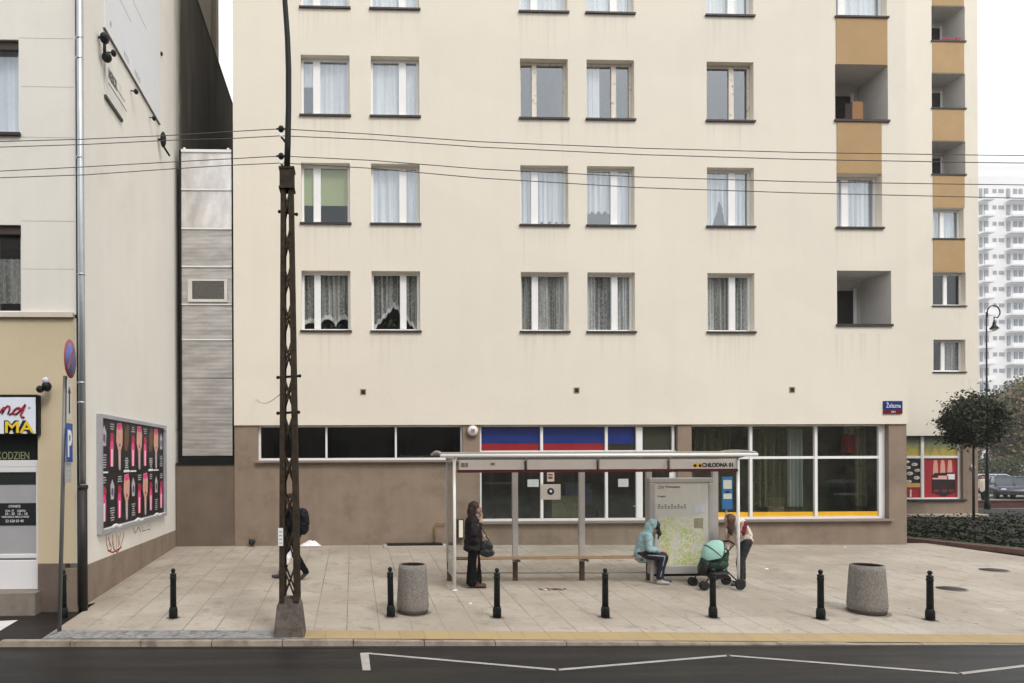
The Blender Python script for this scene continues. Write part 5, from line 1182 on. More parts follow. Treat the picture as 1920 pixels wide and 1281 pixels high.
s_ = MB(); f.ch(s_, ((.045, -.02, 1.36), .034), ((.085, 0, 1.24), .04), ((.11, 0, 1.15), .032)); flesh('scarf', s_, M('pale_scarf', (.42, .36, .36), .9, var=.3, vs=25), f.t, .009, 2)
tr_ = MB()
for sg in (-1, 1): f.ch(tr_, ((-.02, sg * .08, .86), .11), ((-.01 + .035 * sg, sg * .09, .48), .088), ((-.01 + .05 * sg, sg * .095, .12), .105))
f.el(tr_, (-.02, 0, .82), (.14, .18, .12)); flesh('trousers', tr_, M('black_trousers', (.004, .004, .005), .85, spec=.15), f.t, .011, 3)
for sg in (-1, 1): f.shoe((.04, sg * .09, 0), M('brown_shoe', (.06, .025, .015), .6))
bg = Fig(w0 + Vector((.20, -.16, .68)), R(-20), 'handbag', 'dark shoulder bag hanging at the side of the standing woman', 'bag')
mb = MB(); bg.el(mb, (0, 0, .08), (.13, .05, .15)); bg.el(mb, (.01, 0, -.0), (.145, .06, .09)); flesh('bag_body', mb, M('dark_leather', (.016, .018, .018), .45), bg.t, .01, 3)
MB().tube([bg.p(-.1, 0, .18), bg.p(-.16, -.02, .4), bg.p(-.2, -.0, .62), bg.p(-.12, .05, .5), bg.p(.06, .02, .2)], .01).build('strap', M('dark_leather'), bg.t)

# --- seated person in the light blue hooded jacket
c0 = U(1206, 1045, YK - .22); gzz = Zg(c0.x, YK - .5)
f = Fig(Vector((c0.x, YK - .24, gzz)), R(-12), 'person', 'person in light blue hooded jacket sitting on the end of the shelter bench')
hz = c0.z - gzz
b = MB(); hc = (.20, 0, hz + .60)
f.head(b, hc, R(28)); f.ch(b, ((.13, 0, hz + .53), .05), ((.07, 0, hz + .45), .055)); f.el(b, (.02, 0, hz + .30), (.11, .15, .2)); f.el(b, (-.02, 0, hz + .1), (.13, .16, .12))
for sg in (-1, 1):
    f.ch(b, ((0, sg * .09, hz + .07), .085), ((.36, sg * .12, hz + .03), .062), ((.31 + .04 * sg, sg * .12, .09), .045))
    f.ch(b, ((.06, sg * .18, hz + .42), .05), ((.08, sg * .24, hz + .20), .04), ((.29, sg * .12, hz + .14), .028)); f.hand(b, (.29, sg * .12, hz + .14), (1, -sg * .5, -.1), .6, sg)
flesh('body', b, skin, f.t, .007, 3)
h = MB(); f.el(h, (.225, 0, hz + .635), (.095, .083, .095), R(28)); f.ch(h, ((.27, -.05, hz + .62), .03), ((.29, -.055, hz + .47), .032), ((.26, -.05, hz + .38), .02)); f.ch(h, ((.27, .05, hz + .62), .03), ((.29, .055, hz + .47), .032)); flesh('hair', h, M('black_hair', (.010, .009, .009), .5), f.t, .009, 2)
j = MB(); f.ch(j, ((.04, 0, hz + .36), .15), ((.0, 0, hz + .2), .15), ((-.03, 0, hz + .05), .165)); f.el(j, (.06, 0, hz + .42), (.12, .21, .09), R(20))
for sg in (-1, 1): f.ch(j, ((.06, sg * .18, hz + .42), .072), ((.07, sg * .25, hz + .20), .062), ((.25, sg * .14, hz + .15), .045))
# hood: shell over the head, leaving the face
f.el(j, (.165, 0, hz + .655), (.10, .108, .115), R(30)); f.ch(j, ((.12, 0, hz + .62), .095), ((.07, 0, hz + .48), .09))
flesh('hooded_jacket', j, M('light_blue_fleece', (.27, .41, .43), .9, var=.15, vs=8, bump=.4, bs=50), f.t, .011, 4)
tr_ = MB(); f.el(tr_, (-.02, 0, hz + .08), (.16, .18, .1))
for sg in (-1, 1): f.ch(tr_, ((0, sg * .09, hz + .07), .10), ((.36, sg * .12, hz + .03), .08), ((.31 + .04 * sg, sg * .12, .14), .062))
flesh('track_trousers', tr_, M('navy_track_trousers', (.010, .012, .025), .7), f.t, .011, 3)
for sg in (-1, 1):
    st = MB(); f.ch(st, ((.05, sg * .195 if sg < 0 else .175, hz + .07), .012), ((.36, sg * .19, hz + .05), .012), ((.32 + .04 * sg, sg * .175, .16), .010))
    flesh('side_stripe', st, M('grey_stripe', (.30, .31, .36), .7), f.t, .006, 1)
for sg in (-1, 1):
    f.shoe((.33 + .04 * sg, sg * .12, .0), M('white_trainer', (.36, .36, .35), .6) if sg < 0 else M('dark_trainer', (.04, .04, .045), .6))

# --- woman bending over the pram, facing left
c0 = G(1391, 1097); c0.z = Zg(c0.x, c0.y)
f = Fig(c0, R(180), 'person', 'woman with long brown hair in a white and dark red top leaning over the pram')
b = MB(); f.head(b, (.24, 0, 1.24), R(50)); f.ch(b, ((.17, 0, 1.22), .05), ((.10, 0, 1.22), .055)); f.el(b, (.0, 0, 1.08), (.11, .16, .2), R(25)); f.el(b, (-.06, 0, .88), (.12, .16, .13))
for sg in (-1, 1): f.ch(b, ((-.05, sg * .08, .86), .085), ((.02 + .06 * sg, sg * .09, .46), .06), ((.0 + .07 * sg, sg * .09, .09), .043))
for sg in (-1, 1): f.ch(b, ((.08, sg * .17, 1.21), .045), ((.14, sg * .21, 1.0), .038), ((.22, sg * .17, .82), .028)); f.hand(b, (.22, sg * .17, .83), (.8, -sg * .2, -.5), .7, sg)
flesh('body', b, skin, f.t, .007, 3)
h = MB(); f.el(h, (.235, 0, 1.285), (.11, .095, .10), R(50)); f.ch(h, ((.23, .05, 1.27), .06), ((.25, .07, 1.12), .055), ((.24, .07, 1.0), .025)); f.ch(h, ((.22, -.05, 1.27), .06), ((.22, -.07, 1.14), .05), ((.22, -.06, 1.02), .022))
flesh('hair', h, M('reddish_brown_hair', (.07, .035, .022), .55, var=.4, vs=30), f.t, .009, 2)
j = MB(); f.ch(j, ((.05, 0, 1.17), .14), ((-.04, 0, .98), .145), ((-.06, 0, .88), .15)); f.el(j, (.07, 0, 1.21), (.12, .2, .09), R(35))
flesh('white_top', j, M('white_jersey', (.66, .62, .58), .85), f.t, .011, 4)
for sg in (-1, 1):
    j = MB(); f.ch(j, ((.04, sg * .17, 1.20), .062), ((.09, sg * .21, 1.04), .056)); flesh('red_sleeve', j, M('dark_red_jersey', (.13, .012, .022), .85), f.t, .011, 3)
tr_ = MB(); f.el(tr_, (-.06, 0, .85), (.14, .17, .1))
for sg in (-1, 1): f.ch(tr_, ((-.05, sg * .08, .84), .105), ((.02 + .06 * sg, sg * .09, .46), .078), ((.0 + .07 * sg, sg * .09, .12), .055))
flesh('trousers', tr_, M('dark_green_grey_trousers', (.018, .022, .020), .8, var=.3, vs=4), f.t, .011, 3)
for sg in (-1, 1): f.shoe((.02 + .07 * sg, sg * .09, 0), M('dark_trainer'))

# --- man walking left behind the lattice pole
c0 = G(551, 1086); c0.z = Zg(c0.x, c0.y)
f = Fig(c0, R(180), 'person', 'man in dark clothes with a backpack striding left behind the lattice pole')
b = MB(); f.head(b, (.06, 0, 1.60)); f.ch(b, ((.0, 0, 1.53), .055), ((-.01, 0, 1.42), .06)); f.el(b, (-.01, 0, 1.2), (.12, .17, .22)); f.el(b, (0, 0, .95), (.12, .16, .14))
legs = (((0, -.08, .92), (.12, -.09, .50), (.25, -.09, .12)), ((0, .08, .92), (-.04, .09, .50), (-.24, .09, .17)))
for l in legs: f.ch(b, (l[0], .085), (l[1], .062), (l[2], .045))
f.ch(b, ((0, -.19, 1.38), .05), ((-.10, -.23, 1.12), .042), ((.02, -.21, .90), .03)); f.hand(b, (.02, -.21, .90), (.2, .1, -1), .5, 1, (0, 1, 0))
f.ch(b, ((0, .19, 1.38), .05), ((.05, .23, 1.12), .042), ((.2, .18, .98), .03)); f.hand(b, (.2, .18, .98), (.8, 0, -.6), .5, -1)
flesh('body', b, skin, f.t, .007, 3)
h = MB(); f.el(h, (.04, 0, 1.65), (.105, .085, .08)); f.el(h, (-.02, 0, 1.60), (.07, .085, .09)); flesh('hair', h, M('black_hair'), f.t, .009, 2)
j = MB(); f.ch(j, ((-.01, 0, 1.3), .15), ((0, 0, 1.05), .15), ((0, 0, .92), .155)); f.el(j, (-.01, 0, 1.38), (.12, .22, .1))
f.ch(j, ((0, -.19, 1.38), .07), ((-.10, -.23, 1.12), .06), ((.01, -.21, .94), .048)); f.ch(j, ((0, .19, 1.38), .07), ((.05, .23, 1.12), .06), ((.17, .19, 1.0), .045)); flesh('jacket', j, M('black_jacket', (.006, .006, .008), .9, spec=.15), f.t, .011, 4)
tr_ = MB(); f.el(tr_, (0, 0, .9), (.13, .17, .1))
for l in legs: f.ch(tr_, (l[0], .10), (l[1], .08), (l[2], .065))
flesh('trousers', tr_, M('black_trousers'), f.t, .011, 3)
f.shoe((.28, -.09, .0), M('dark_trainer'), pitch=R(-8)); f.shoe((-.27, .09, .09), M('dark_trainer'), pitch=R(40))
bk_ = Fig(c0 + Vector((.20, 0, 1.0)), R(180), 'backpack', 'dark slim backpack worn by the man walking behind the pole', 'bag')
mb = MB(); bk_.ch(mb, ((.02, 0, .30), .12), ((.0, 0, .12), .125), ((.01, 0, 0), .115)); flesh('bag_body', mb, M('blue_black_nylon', (.006, .007, .012), .6, spec=.2), bk_.t, .011, 3)
mb = MB()
for sg in (-1, 1): mb.tube([bk_.p(.04, sg * .1, .38), bk_.p(.2, sg * .11, .44), bk_.p(.34, sg * .1, .32), bk_.p(.3, sg * .12, .05), bk_.p(.06, sg * .12, .0)], .016)
mb.build('strap', M('blue_black_nylon'), bk_.t)
wb = Fig(U(541, 1048, c0.y - .25), R(180), 'carrier_bag', 'white carrier bag swinging from the hand of the man behind the pole', 'bag')
mb = MB(); wb.ch(mb, ((-.05, 0, .14), .03), ((.0, 0, .04), .05), ((.05, 0, -.06), .06)); flesh('bag_body', mb, M('white_plastic'), wb.t, .01, 3)
mb = MB().tube([wb.p(-.04, 0, .15), wb.p(-.03, .03, .22), wb.p(-.06, .0, .25), wb.p(-.07, -.02, .16)], .007); mb.build('handles', M('white_plastic'), wb.t)

# --- pram
pg = G(1342, 1102); pg.z = Zg(pg.x, pg.y)
pm = Fig(pg, R(180), 'pram', 'green and black pram with a mint folding hood under the right end of the shelter', 'pram')
fr = M('pram_black', (.012, .012, .013), .45)
mb = MB()
for sg in (-.23, .23):
    mb.tube([pm.p(.34, sg, .10), pm.p(.10, sg, .42), pm.p(-.12, sg, .72), pm.p(-.24, sg, .86)], .013); mb.tube([pm.p(-.34, sg, .12), pm.p(-.05, sg, .40), pm.p(.12, sg, .52)], .013)
mb.tube([pm.p(-.24, -.23, .86), pm.p(-.27, 0, .89), pm.p(-.24, .23, .86)], .018); mb.tube([pm.p(.34, -.23, .10), pm.p(.34, .23, .10)], .011).tube([pm.p(-.34, -.23, .12), pm.p(-.34, .23, .12)], .011)
mb.build('frame', fr, pm.t)
for (x, r) in ((.34, .085), (-.34, .10)):
    for sg in (-.26, -.20, .20, .26):
        if x < 0 and abs(sg) < .25: continue
        rm2 = Matrix.Rotation(R(90), 3, 'X'); c = pm.p(x, sg, r)
        wz_ = MB().lathe([(r * .62, -.018), (r * .95, -.02), (r, -.01), (r, .01), (r * .95, .02), (r * .62, .018)], c, 22, rm2).build('wheel', M('black_tyre', (.012, .012, .012), .8), pm.t)
        MB().lathe([(r * .6, -.012), (r * .6, .012)], c, 18, rm2).build('rim', M('grey_rim', (.12, .12, .12), .5), wz_)
mb = MB(); pm.ch(mb, ((-.10, 0, .55), .14), ((.16, 0, .50), .14)); pm.el(mb, (0, 0, .45), (.24, .19, .12)); pm.ch(mb, ((-.16, 0, .66), .1), ((-.10, 0, .52), .12)); flesh('seat_shell', mb, M('pram_dark_green', (.010, .05, .028), .7), pm.t, .012, 3)
mb = MB(); pm.el(mb, (-.02, 0, .26), (.22, .17, .10)); pm.el(mb, (.0, -.08, .32), (.18, .1, .06)); flesh('basket', mb, fr, pm.t, .012, 2)
mb = MB(); pm.el(mb, (.24, 0, .42), (.07, .17, .18), R(-20)); flesh('foot_cover', mb, fr, pm.t, .012, 3)
# hood: a thick shell fused from hoops
c = Vector((-.02, 0, .60)); na, nb_ = 26, 14
def hp(i, j, r=1.):
    a = R(-15 + 125 * i / na); b_ = R(-90 + 180 * j / nb_)
    return pm.p(c.x + .28 * r * math.cos(a) * math.cos(b_), .21 * r * math.sin(b_), c.z + .30 * r * math.sin(a) * math.cos(b_))
mb = MB()
for i in range(na + 1): mb.tube([hp(i, j_) for j_ in range(nb_ + 1)], .017, 7)
flesh('hood', mb, M('mint_fabric', (.30, .52, .45), .8, var=.12, vs=8), pm.t, .009, 5)
mb = MB()
for i in (0, 12, na): mb.tube([hp(i, j_, 1.06) for j_ in range(nb_ + 1)], .010)
mb.build('hood_rib', fr, pm.t)
mb = MB(); pm.el(mb, (-.08, .0, .70), (.12, .13, .045)); flesh('blanket', mb, M('white_blanket', (.62, .55, .52), .9), pm.t, .01, 2)
mb = MB().tube([pm.p(-.15, -.19, .60), pm.p(.0, -.2, .58), pm.p(.12, -.19, .6)], .012).tube([pm.p(-.16, -.2, .46), pm.p(.1, -.2, .46)], .01); mb.build('pale_piping', M('mint_piping', (.45, .60, .52), .6), pm.t)
mb = MB()
for q in ((-.08, -.19, .36), (.02, -.19, .33), (-.02, -.2, .40)): mb.ell(pm.p(*q), (.025, .012, .02), None, 8)
mb.build('basket_contents', white_p, pm.t)

# ================================================================== RIGHT SIDE: BEDS, TREES, LAMP, CARS, TOWER
X0, X1 = 14.9, 60.
mb = MB()
def bp_(X, off): y = bandY(X) + off; return y
pts0 = [X0, 20, 30, 45, 60]
for a, b in zip(pts0, pts0[1:]):
    za, zb_ = Zg(a, 0) + .07, Zg(b, 0) + .07
    ya, yb__ = bandY(a), bandY(b)
    mb.quad((a, ya, za - .12), (b, yb__, zb_ - .12), (b, yb__, zb_), (a, ya, za)); mb.quad((a, ya, za), (b, yb__, zb_), (b, yb__ + .45, zb_), (a, ya + .45, za))
    mb.quad((a, ya + .45, za), (b, yb__ + .45, zb_), (b, yb__ + .45, zb_ - .3), (a, ya + .45, za - .3))
m, nt, p = new_mat('red_brick_edging'); br = N(nt, 'ShaderNodeTexBrick')
for k, v in (('Scale', 1.), ('Mortar Size', .008), ('Brick Width', .22), ('Row Height', .11)): br.inputs[k].default_value = v
br.inputs['Color1'].default_value = (.20, .095, .075, 1); br.inputs['Color2'].default_value = (.14, .075, .06, 1); br.inputs['Mortar'].default_value = (.14, .11, .09, 1)
nt.links.new(coords(nt), br.inputs['Vector']); nt.links.new(br.outputs[0], p.inputs['Base Color']); p.inputs['Roughness'].default_value = .7
struct('brick_path_edge', mb, m)
mb = MB()
for a, b in zip(pts0, pts0[1:]):
    za, zb_ = Zg(a, 0) + .10, Zg(b, 0) + .10; mb.box(0, 0, 0, 0, 0, 0) if False else None
    ya, yb__ = bandY(a) + .46, bandY(b) + .46
    mb.add([(a, ya, za - .2), (b, yb__, zb_ - .2), (b, yb__ + .12, zb_ - .2), (a, ya + .12, za - .2), (a, ya, za), (b, yb__, zb_), (b, yb__ + .12, zb_), (a, ya + .12, za)], [(0, 1, 5, 4), (1, 2, 6, 5), (2, 3, 7, 6), (3, 0, 4, 7), (4, 5, 6, 7)])
struct('bed_kerb', mb, M('mossy_concrete', (.24, .22, .18), .9, var=.2, vs=6))
mb = MB()
for a, b in zip(pts0, pts0[1:]): mb.quad((a, bandY(a) + .5, Zg(a, 0) + .02), (b, bandY(b) + .5, Zg(b, 0) + .02), (b, 15.5, Zg(b, 0) - .05), (a, 15.5, Zg(a, 0) - .05))
struct('planting_bed', mb, M('bed_soil', (.012, .010, .007), .95, var=.3, vs=6))
struct('wall_foot_strip', MB().box(B1 + .02, WX1, Yb2 - .5, Yb2 - .01, -.6, Zg(25, 1) + .06), M('pale_cement'))
leaf_d = M('dark_ivy', (.007, .011, .004), 1, var=.5, vs=3, spec=0.); leaf_m = M('mid_ivy', (.020, .030, .008), 1, var=.4, vs=3, spec=0.)
rg = random.Random(3); iv = MB(); iv2 = []
for k in range(34000):
    X = rg.uniform(15.2, 34); y0_ = bandY(X) + .62; Y = y0_ + (11.0 - y0_) * rg.random() ** 1.2
    if X < WX1 + .1 and Y > Yb2 - .55: continue
    hh = .11 + .05 * math.sin(X * 1.7 + Y) + .06 * math.sin(X * 4.1); z = Zg(X, 0) + rg.uniform(.02, .85) * hh
    c = Vector((X, Y, z)); s = rg.uniform(.03, .065); u = Vector((rg.uniform(-1, 1), rg.uniform(-1, 1), rg.uniform(-.6, .6))).normalized() * s; v = Vector((rg.uniform(-1, 1), rg.uniform(-1, 1), rg.uniform(-.2, 1))).normalized() * s
    iv.mi = rg.random() < .35; iv.quad(c - u, c - v * .7, c + u, c + v * .7)
tag(iv.build('ground_cover', [leaf_d, leaf_m]), 'dark low evergreen ground cover in the bed beside the block', 'ground cover', kind='stuff')

def crown(mb, c, r, n, leaf, seed, nm=2, clumps=60, fill=.55):
    rg = random.Random(seed); c = Vector(c); cl = []
    for k in range(clumps):
        while True:
            v = Vector((rg.uniform(-1, 1), rg.uniform(-1, 1), rg.uniform(-1, 1)))
            if .15 < v.length < 1: break
        v = v.normalized() * (fill + (1 - fill) * rg.random()) * rg.uniform(.85, 1.08); cl.append((Vector((v.x * r[0], v.y * r[1], v.z * r[2])), rg.uniform(.13, .26), rg.randrange(nm)))
    for k in range(n):
        cc, s, mi = cl[k % clumps]; q = c + cc + Vector((rg.gauss(0, s * r[0]), rg.gauss(0, s * r[1]), rg.gauss(0, s * r[2])))
        u = Vector((rg.uniform(-1, 1), rg.uniform(-1, 1), rg.uniform(-1, 1))).normalized() * leaf * rg.uniform(.6, 1.3); v = Vector((rg.uniform(-1, 1), rg.uniform(-1, 1), rg.uniform(-1, 1))).normalized() * leaf
        mb.mi = mi if rg.random() < .8 else rg.randrange(nm); mb.quad(q - u, q - v * .6, q + u, q + v * .6)
    return cl
bark = M('dark_bark', (.035, .028, .022), .9, var=.3, vs=12, bump=.6)
def tree(px, pyc, Y, rpx, mats, leaf, n, label, seed, trunk_r=.05, lean=0, base=None, rz=None, clumps=60, name='tree', group=None, fill=.55):
    c = U(px, pyc, Y); sc = F / (Y - CY); r = rpx / sc; r3 = (r, r, (rz or rpx) / sc); zb_ = base if base is not None else Zg(c.x, Y) - .05
    t = thing(name, (c.x + lean, Y, zb_), label, 'tree', group)
    mb = MB(); cl = crown(mb, c, r3, n, leaf, seed, len(mats), clumps, fill); mb.build('crown', mats, t)
    zt = c.z - r3[2] * .75; tb = MB().tube([(c.x + lean, Y, zb_), (c.x + lean * .6, Y, zb_ + (zt - zb_) * .5), (c.x, Y, zt), (c.x, Y, c.z)], [trunk_r * 1.2, trunk_r, trunk_r * .85, trunk_r * .4], 10)
    rg = random.Random(seed)
    for cc, s, m_ in cl[:14]: q = c + cc * .8; tb.tube([(c.x, Y, zt + rg.uniform(0, .3) * r3[2]), (c + (q - c) * .5 + Vector((0, 0, -.05 * r))), q], [trunk_r * .5, trunk_r * .3, trunk_r * .1], 5)
    tb.build('trunk', bark, t); return t
tree(1825, 789, 8.2, 47, [M('dark_leaf', (.016, .020, .009), .7, var=.5, vs=5, spec=.15), M('mid_leaf', (.045, .052, .022), .7, var=.4, vs=5)], .066, 40000, 'small round-headed ball tree with dark leaves on a thin trunk beside the wing', 5, .042, rz=45, clumps=220, name='ball_tree', fill=.1)
aut = [M('autumn_leaf', (.17, .14, .06), .7, var=.3, vs=1), M('olive_leaf', (.11, .11, .055), .7, var=.3, vs=1), M('brown_leaf', (.13, .085, .05), .7, var=.3, vs=1)]
grn = [M('far_green_leaf', (.05, .065, .035), .7, var=.3, vs=1), M('far_olive_leaf', (.09, .095, .05), .7, var=.3, vs=1)]
gb = 'trees across the car park'
tree(1900, 800, 46, 52, aut, .22, 9000, 'yellow-brown autumn tree behind the parked cars, nearest the street lamp', 11, .14, -1.2, base=-.5, rz=68, name='autumn_tree', group=gb, fill=.3)
tree(1985, 770, 50, 62, aut, .24, 9000, 'autumn tree at the right edge behind the parked cars', 12, .16, 0, base=-.5, rz=80, name='autumn_tree', group=gb, fill=.3)
tree(1862, 800, 60, 34, grn, .2, 5000, 'thin olive tree in front of the white tower block', 13, .13, .8, base=-.5, rz=60, name='autumn_tree', group=gb, fill=.3)
tree(1935, 745, 66, 40, grn, .26, 6000, 'dark green crown rising highest behind the autumn trees', 14, .16, 0, base=-.5, rz=40, name='green_tree', group=gb, fill=.3)
mb = MB(); rg = random.Random(9)
for k in range(7000):
    X = rg.uniform(30, 62); c = Vector((X, 39.5 + rg.uniform(-.6, .6), -.45 + rg.random() ** .6 * 2.6)); u = Vector((rg.uniform(-1, 1), rg.uniform(-1, 1), rg.uniform(-1, 1))).normalized() * .13; v = Vector((rg.uniform(-1, 1), rg.uniform(-1, 1), rg.uniform(-1, 1))).normalized() * .1
    mb.mi = rg.random() < .4; mb.quad(c - u, c - v, c + u, c + v)
mb2 = MB()
for k in range(9000):
    X = rg.uniform(38, 90); hh = 3.6 + 1.2 * math.sin(X * .7) + .6 * math.sin(X * 1.9); c = Vector((X, 57 + rg.uniform(-1.5, 1.5), -.45 + rg.random() ** .7 * hh)); u = Vector((rg.uniform(-1, 1), rg.uniform(-1, 1), rg.uniform(-1, 1))).normalized() * .24; v = Vector((rg.uniform(-1, 1), rg.uniform(-1, 1), rg.uniform(-1, 1))).normalized() * .2
    mb2.mi = rg.choice((0, 1, 1, 2)); mb2.quad(c - u, c - v, c + u, c + v)
tag(mb2.build('shrub_belt', [grn[0], grn[1], aut[1]]), 'loose belt of shrubs beyond the clipped hedge', 'shrubs', kind='stuff')
tag(mb.build('hedge', grn), 'long clipped green hedge behind the parked cars', 'hedge', kind='stuff')
# far pavement and low dark red wall
struct('far_pavement', MB().box(WX1 + .2, 70, 19.2, 23.6, -.52, -.40), M('far_paving', (.48, .43, .38), .9, var=.08, vs=1))
tag(MB().box(WX1 + .1, 60, 18.2, 18.5, -.55, -.10).box(WX1 + .1, 60, 18.15, 18.55, -.10, -.05).build('low_wall', M('dark_red_brick', (.075, .028, .02), .85, var=.3, vs=8)), 'low dark red brick wall beyond the planting bed', 'wall')
# street lamp
YLp = 15.; c = U(1853, 950, YLp); xl2 = U(1850, 700, YLp).x; lt = thing('street_lamp', (xl2, YLp, -.4), 'tall black ornamental street lamp with a scrolled arm behind the ball tree', 'street lamp')
zz = lambda py: U(1850, py, YLp).z
MB().lathe([(.13, 0), (.13, .5), (.09, .6), (.08, 1.8), (.055, 2.2), (.045, 3.), (.038, 6), (.03, zz(585) + .4)], (xl2, YLp, -.4), 16).build('post', black_m, lt)
sc = F / (YLp - CY); ctr = Vector((U(1863, 586, YLp).x, YLp, zz(586)))
MB().tube([(xl2, YLp, zz(600))] + [ctr + Vector((-.32 * math.cos(R(a)), 0, .34 * math.sin(R(a)))) for a in range(-20, 210, 18)] + [ctr + Vector((.2, 0, -.25)), ctr + Vector((.02, 0, -.22))], .028, 8).build('scroll_arm', black_m, lt)
c = U(1864, 612, YLp); MB().lathe([(.20, -.12), (.18, -.08), (.08, .05), (.06, .18), (.03, .28)], c, 16).tube([c + Vector((0, 0, .25)), ctr + Vector((.02, 0, -.2))], .02).build('lantern', black_m, lt)
MB().lathe([(.05, -.22), (.14, -.17), (.15, -.122)], c, 16).build('lamp_glass', M('lamp_glass_pale', (.6, .6, .55), .3), lt)

# cars
def car(loc, yaw, paint, label, wag=False):
    L0 = Vector(loc); RR = Matrix.Rotation(yaw, 3, 'Z'); P_ = lambda x, y, z: L0 + RR @ Vector((x, y, z))
    t = thing('parked_car', loc, label, 'car', 'cars parked beyond the planting bed')
    # body by cross sections along x (front +)
    sec = [(-2.05, .34, .62, .74), (-2.0, .28, .82, .80), (-1.6, .26, .93, .84), (-.8, .24, .95, .86), (.3, .24, .94, .86), (1.1, .25, .88, .85), (1.75, .28, .78, .80), (2.02, .33, .60, .70)]
    mb = MB(); mb.smooth = True; vs_ = []
    for x, z0, z1, w in sec: vs_ += [(x, -w, z0 + .06), (x, -w * 1.0, (z0 + z1) / 2), (x, -w * .94, z1 - .04), (x, -w * .8, z1), (x, w * .8, z1), (x, w * .94, z1 - .04), (x, w, (z0 + z1) / 2), (x, w, z0 + .06), (x, w * .8, z0), (x, -w * .8, z0)]
    n = 10; fs = [tuple(range(n))[::-1], tuple((len(sec) - 1) * n + k for k in range(n))]
    for i in range(len(sec) - 1):
        for k in range(n): q = (k + 1) % n; fs.append((i * n + k, i * n + q, i * n + n + q, i * n + n + k))
    mb.add([P_(*v) for v in vs_], fs); body = mb.build('body', paint, t)
    # cabin
    def loop(x, z, w): return [P_(x, -w, z), P_(x, w, z)]
    xr = (-1.75, -1.35) if wag else (-1.65, -1.05)
    g_ = [(xr[0], .92, .76), (xr[1], 1.40, .60), (.25, 1.42, .60), (1.05, .90, .76)]
    cab = MB(); v = [P_(x, -w, z) for x, z, w in g_] + [P_(x, w, z) for x, z, w in g_]
    cab.add(v, [(0, 1, 2, 3), (7, 6, 5, 4), (0, 4, 5, 1), (2, 6, 7, 3)]); cab.build('glasshouse', M('car_glass', (.03, .035, .04), .1, spec=.8), t)
    rf = MB(); rf.add([P_(xr[1] - .05, -.61, 1.40), P_(.30, -.61, 1.415), P_(.30, .61, 1.415), P_(xr[1] - .05, .61, 1.40), P_(xr[1], -.55, 1.45), P_(.2, -.55, 1.46), P_(.2, .55, 1.46), P_(xr[1], .55, 1.45)], [(4, 5, 6, 7), (0, 1, 5, 4), (1, 2, 6, 5), (2, 3, 7, 6), (3, 0, 4, 7)])
    for sg in (-1, 1):
        for (a, b) in ((g_[0], g_[1]), (g_[2], g_[3])): rf.tube([P_(a[0], sg * a[2], a[1]), P_(b[0], sg * b[2], b[1])], .035, 6)
        rf.tube([P_(-.35, sg * .765, .92), P_(-.4, sg * .61, 1.41)], .03, 6)
    rf.build('roof', paint, t)
    for x in (-1.3, 1.3):
        for sg in (-1, 1):
            rmx = RR @ Matrix.Rotation(R(90), 3, 'X'); c = P_(x, sg * .78, .31)
            w = MB().lathe([(.2, -.1), (.30, -.1), (.31, -.06), (.31, .06), (.30, .1), (.2, .1)], c, 22, rmx).build('wheel', M('black_tyre'), t)
            MB().lathe([(.2, -.09), (.2, .09)], c, 18, rmx).build('rim', alu, w)
    for sg in (-1, 1):
        MB().ell(P_(1.93, sg * .58, .62), (.09, .17, .08), RR, 10).build('headlight', M('headlight', (.5, .5, .58), .15), t)
        MB().ell(P_(-1.99, sg * .66, .72), (.06, .12, .11), RR, 10).build('tail_light', M('tail_light', (.40, .02, .03), .3), t)
        MB().ell(P_(.75, sg * .92, .95), (.08, .09, .06), RR, 8).build('wing_mirror', paint, t)
    bmb = MB(); v = [P_(x, y, z) for x in (1.9, 2.08) for y in (-.72, .72) for z in (.32, .46)]; bmb.add(v, [(4, 6, 7, 5), (0, 1, 3, 2), (1, 5, 7, 3), (0, 2, 6, 4), (0, 4, 5, 1), (2, 3, 7, 6)]); bmb.build('front_bumper', M('dark_bumper', (.02, .02, .022), .5), t)
    bmb = MB(); v = [P_(x, y, z) for x in (-2.1, -1.95) for y in (-.72, .72) for z in (.36, .52)]; bmb.add(v, [(0, 1, 3, 2), (4, 6, 7, 5), (1, 5, 7, 3), (0, 2, 6, 4), (0, 4, 5, 1), (2, 3, 7, 6)]); bmb.build('rear_bumper', M('dark_bumper'), t)
    MB().add([P_(2.09, -.26, .38), P_(2.09, .26, .38), P_(2.09, .26, .49), P_(2.09, -.26, .49)], [(0, 1, 2, 3)]) if False else None
    q = MB(); v = [P_(x, y, z) for x in (-2.13, -2.105) for y in (-.26, .26) for z in (.55, .66)]; q.add(v, [(0, 1, 3, 2), (4, 6, 7, 5), (1, 5, 7, 3), (0, 2, 6, 4)]); q.build('number_plate', white_p, t)
    return t
cz = RZ - .03
c = U(1884, 935, 27.5); car((c.x, 27.5, cz), R(-118), M('navy_paint', (.012, .016, .035), .25, spec=.7), 'dark blue car parked nose out, behind the low red wall')
c = U(1872, 910, 33.5); car((c.x + .3, 33.5, cz), R(-42), M('silver_paint', (.52, .54, .55), .3, .4), 'silver estate car parked behind the dark blue car', True)
c = U(1928, 935, 26.); car((c.x + .9, 27.2, cz), R(55), M('teal_paint', (.02, .07, .085), .25, spec=.7), 'dark teal car with a red tail light cut off by the right edge')

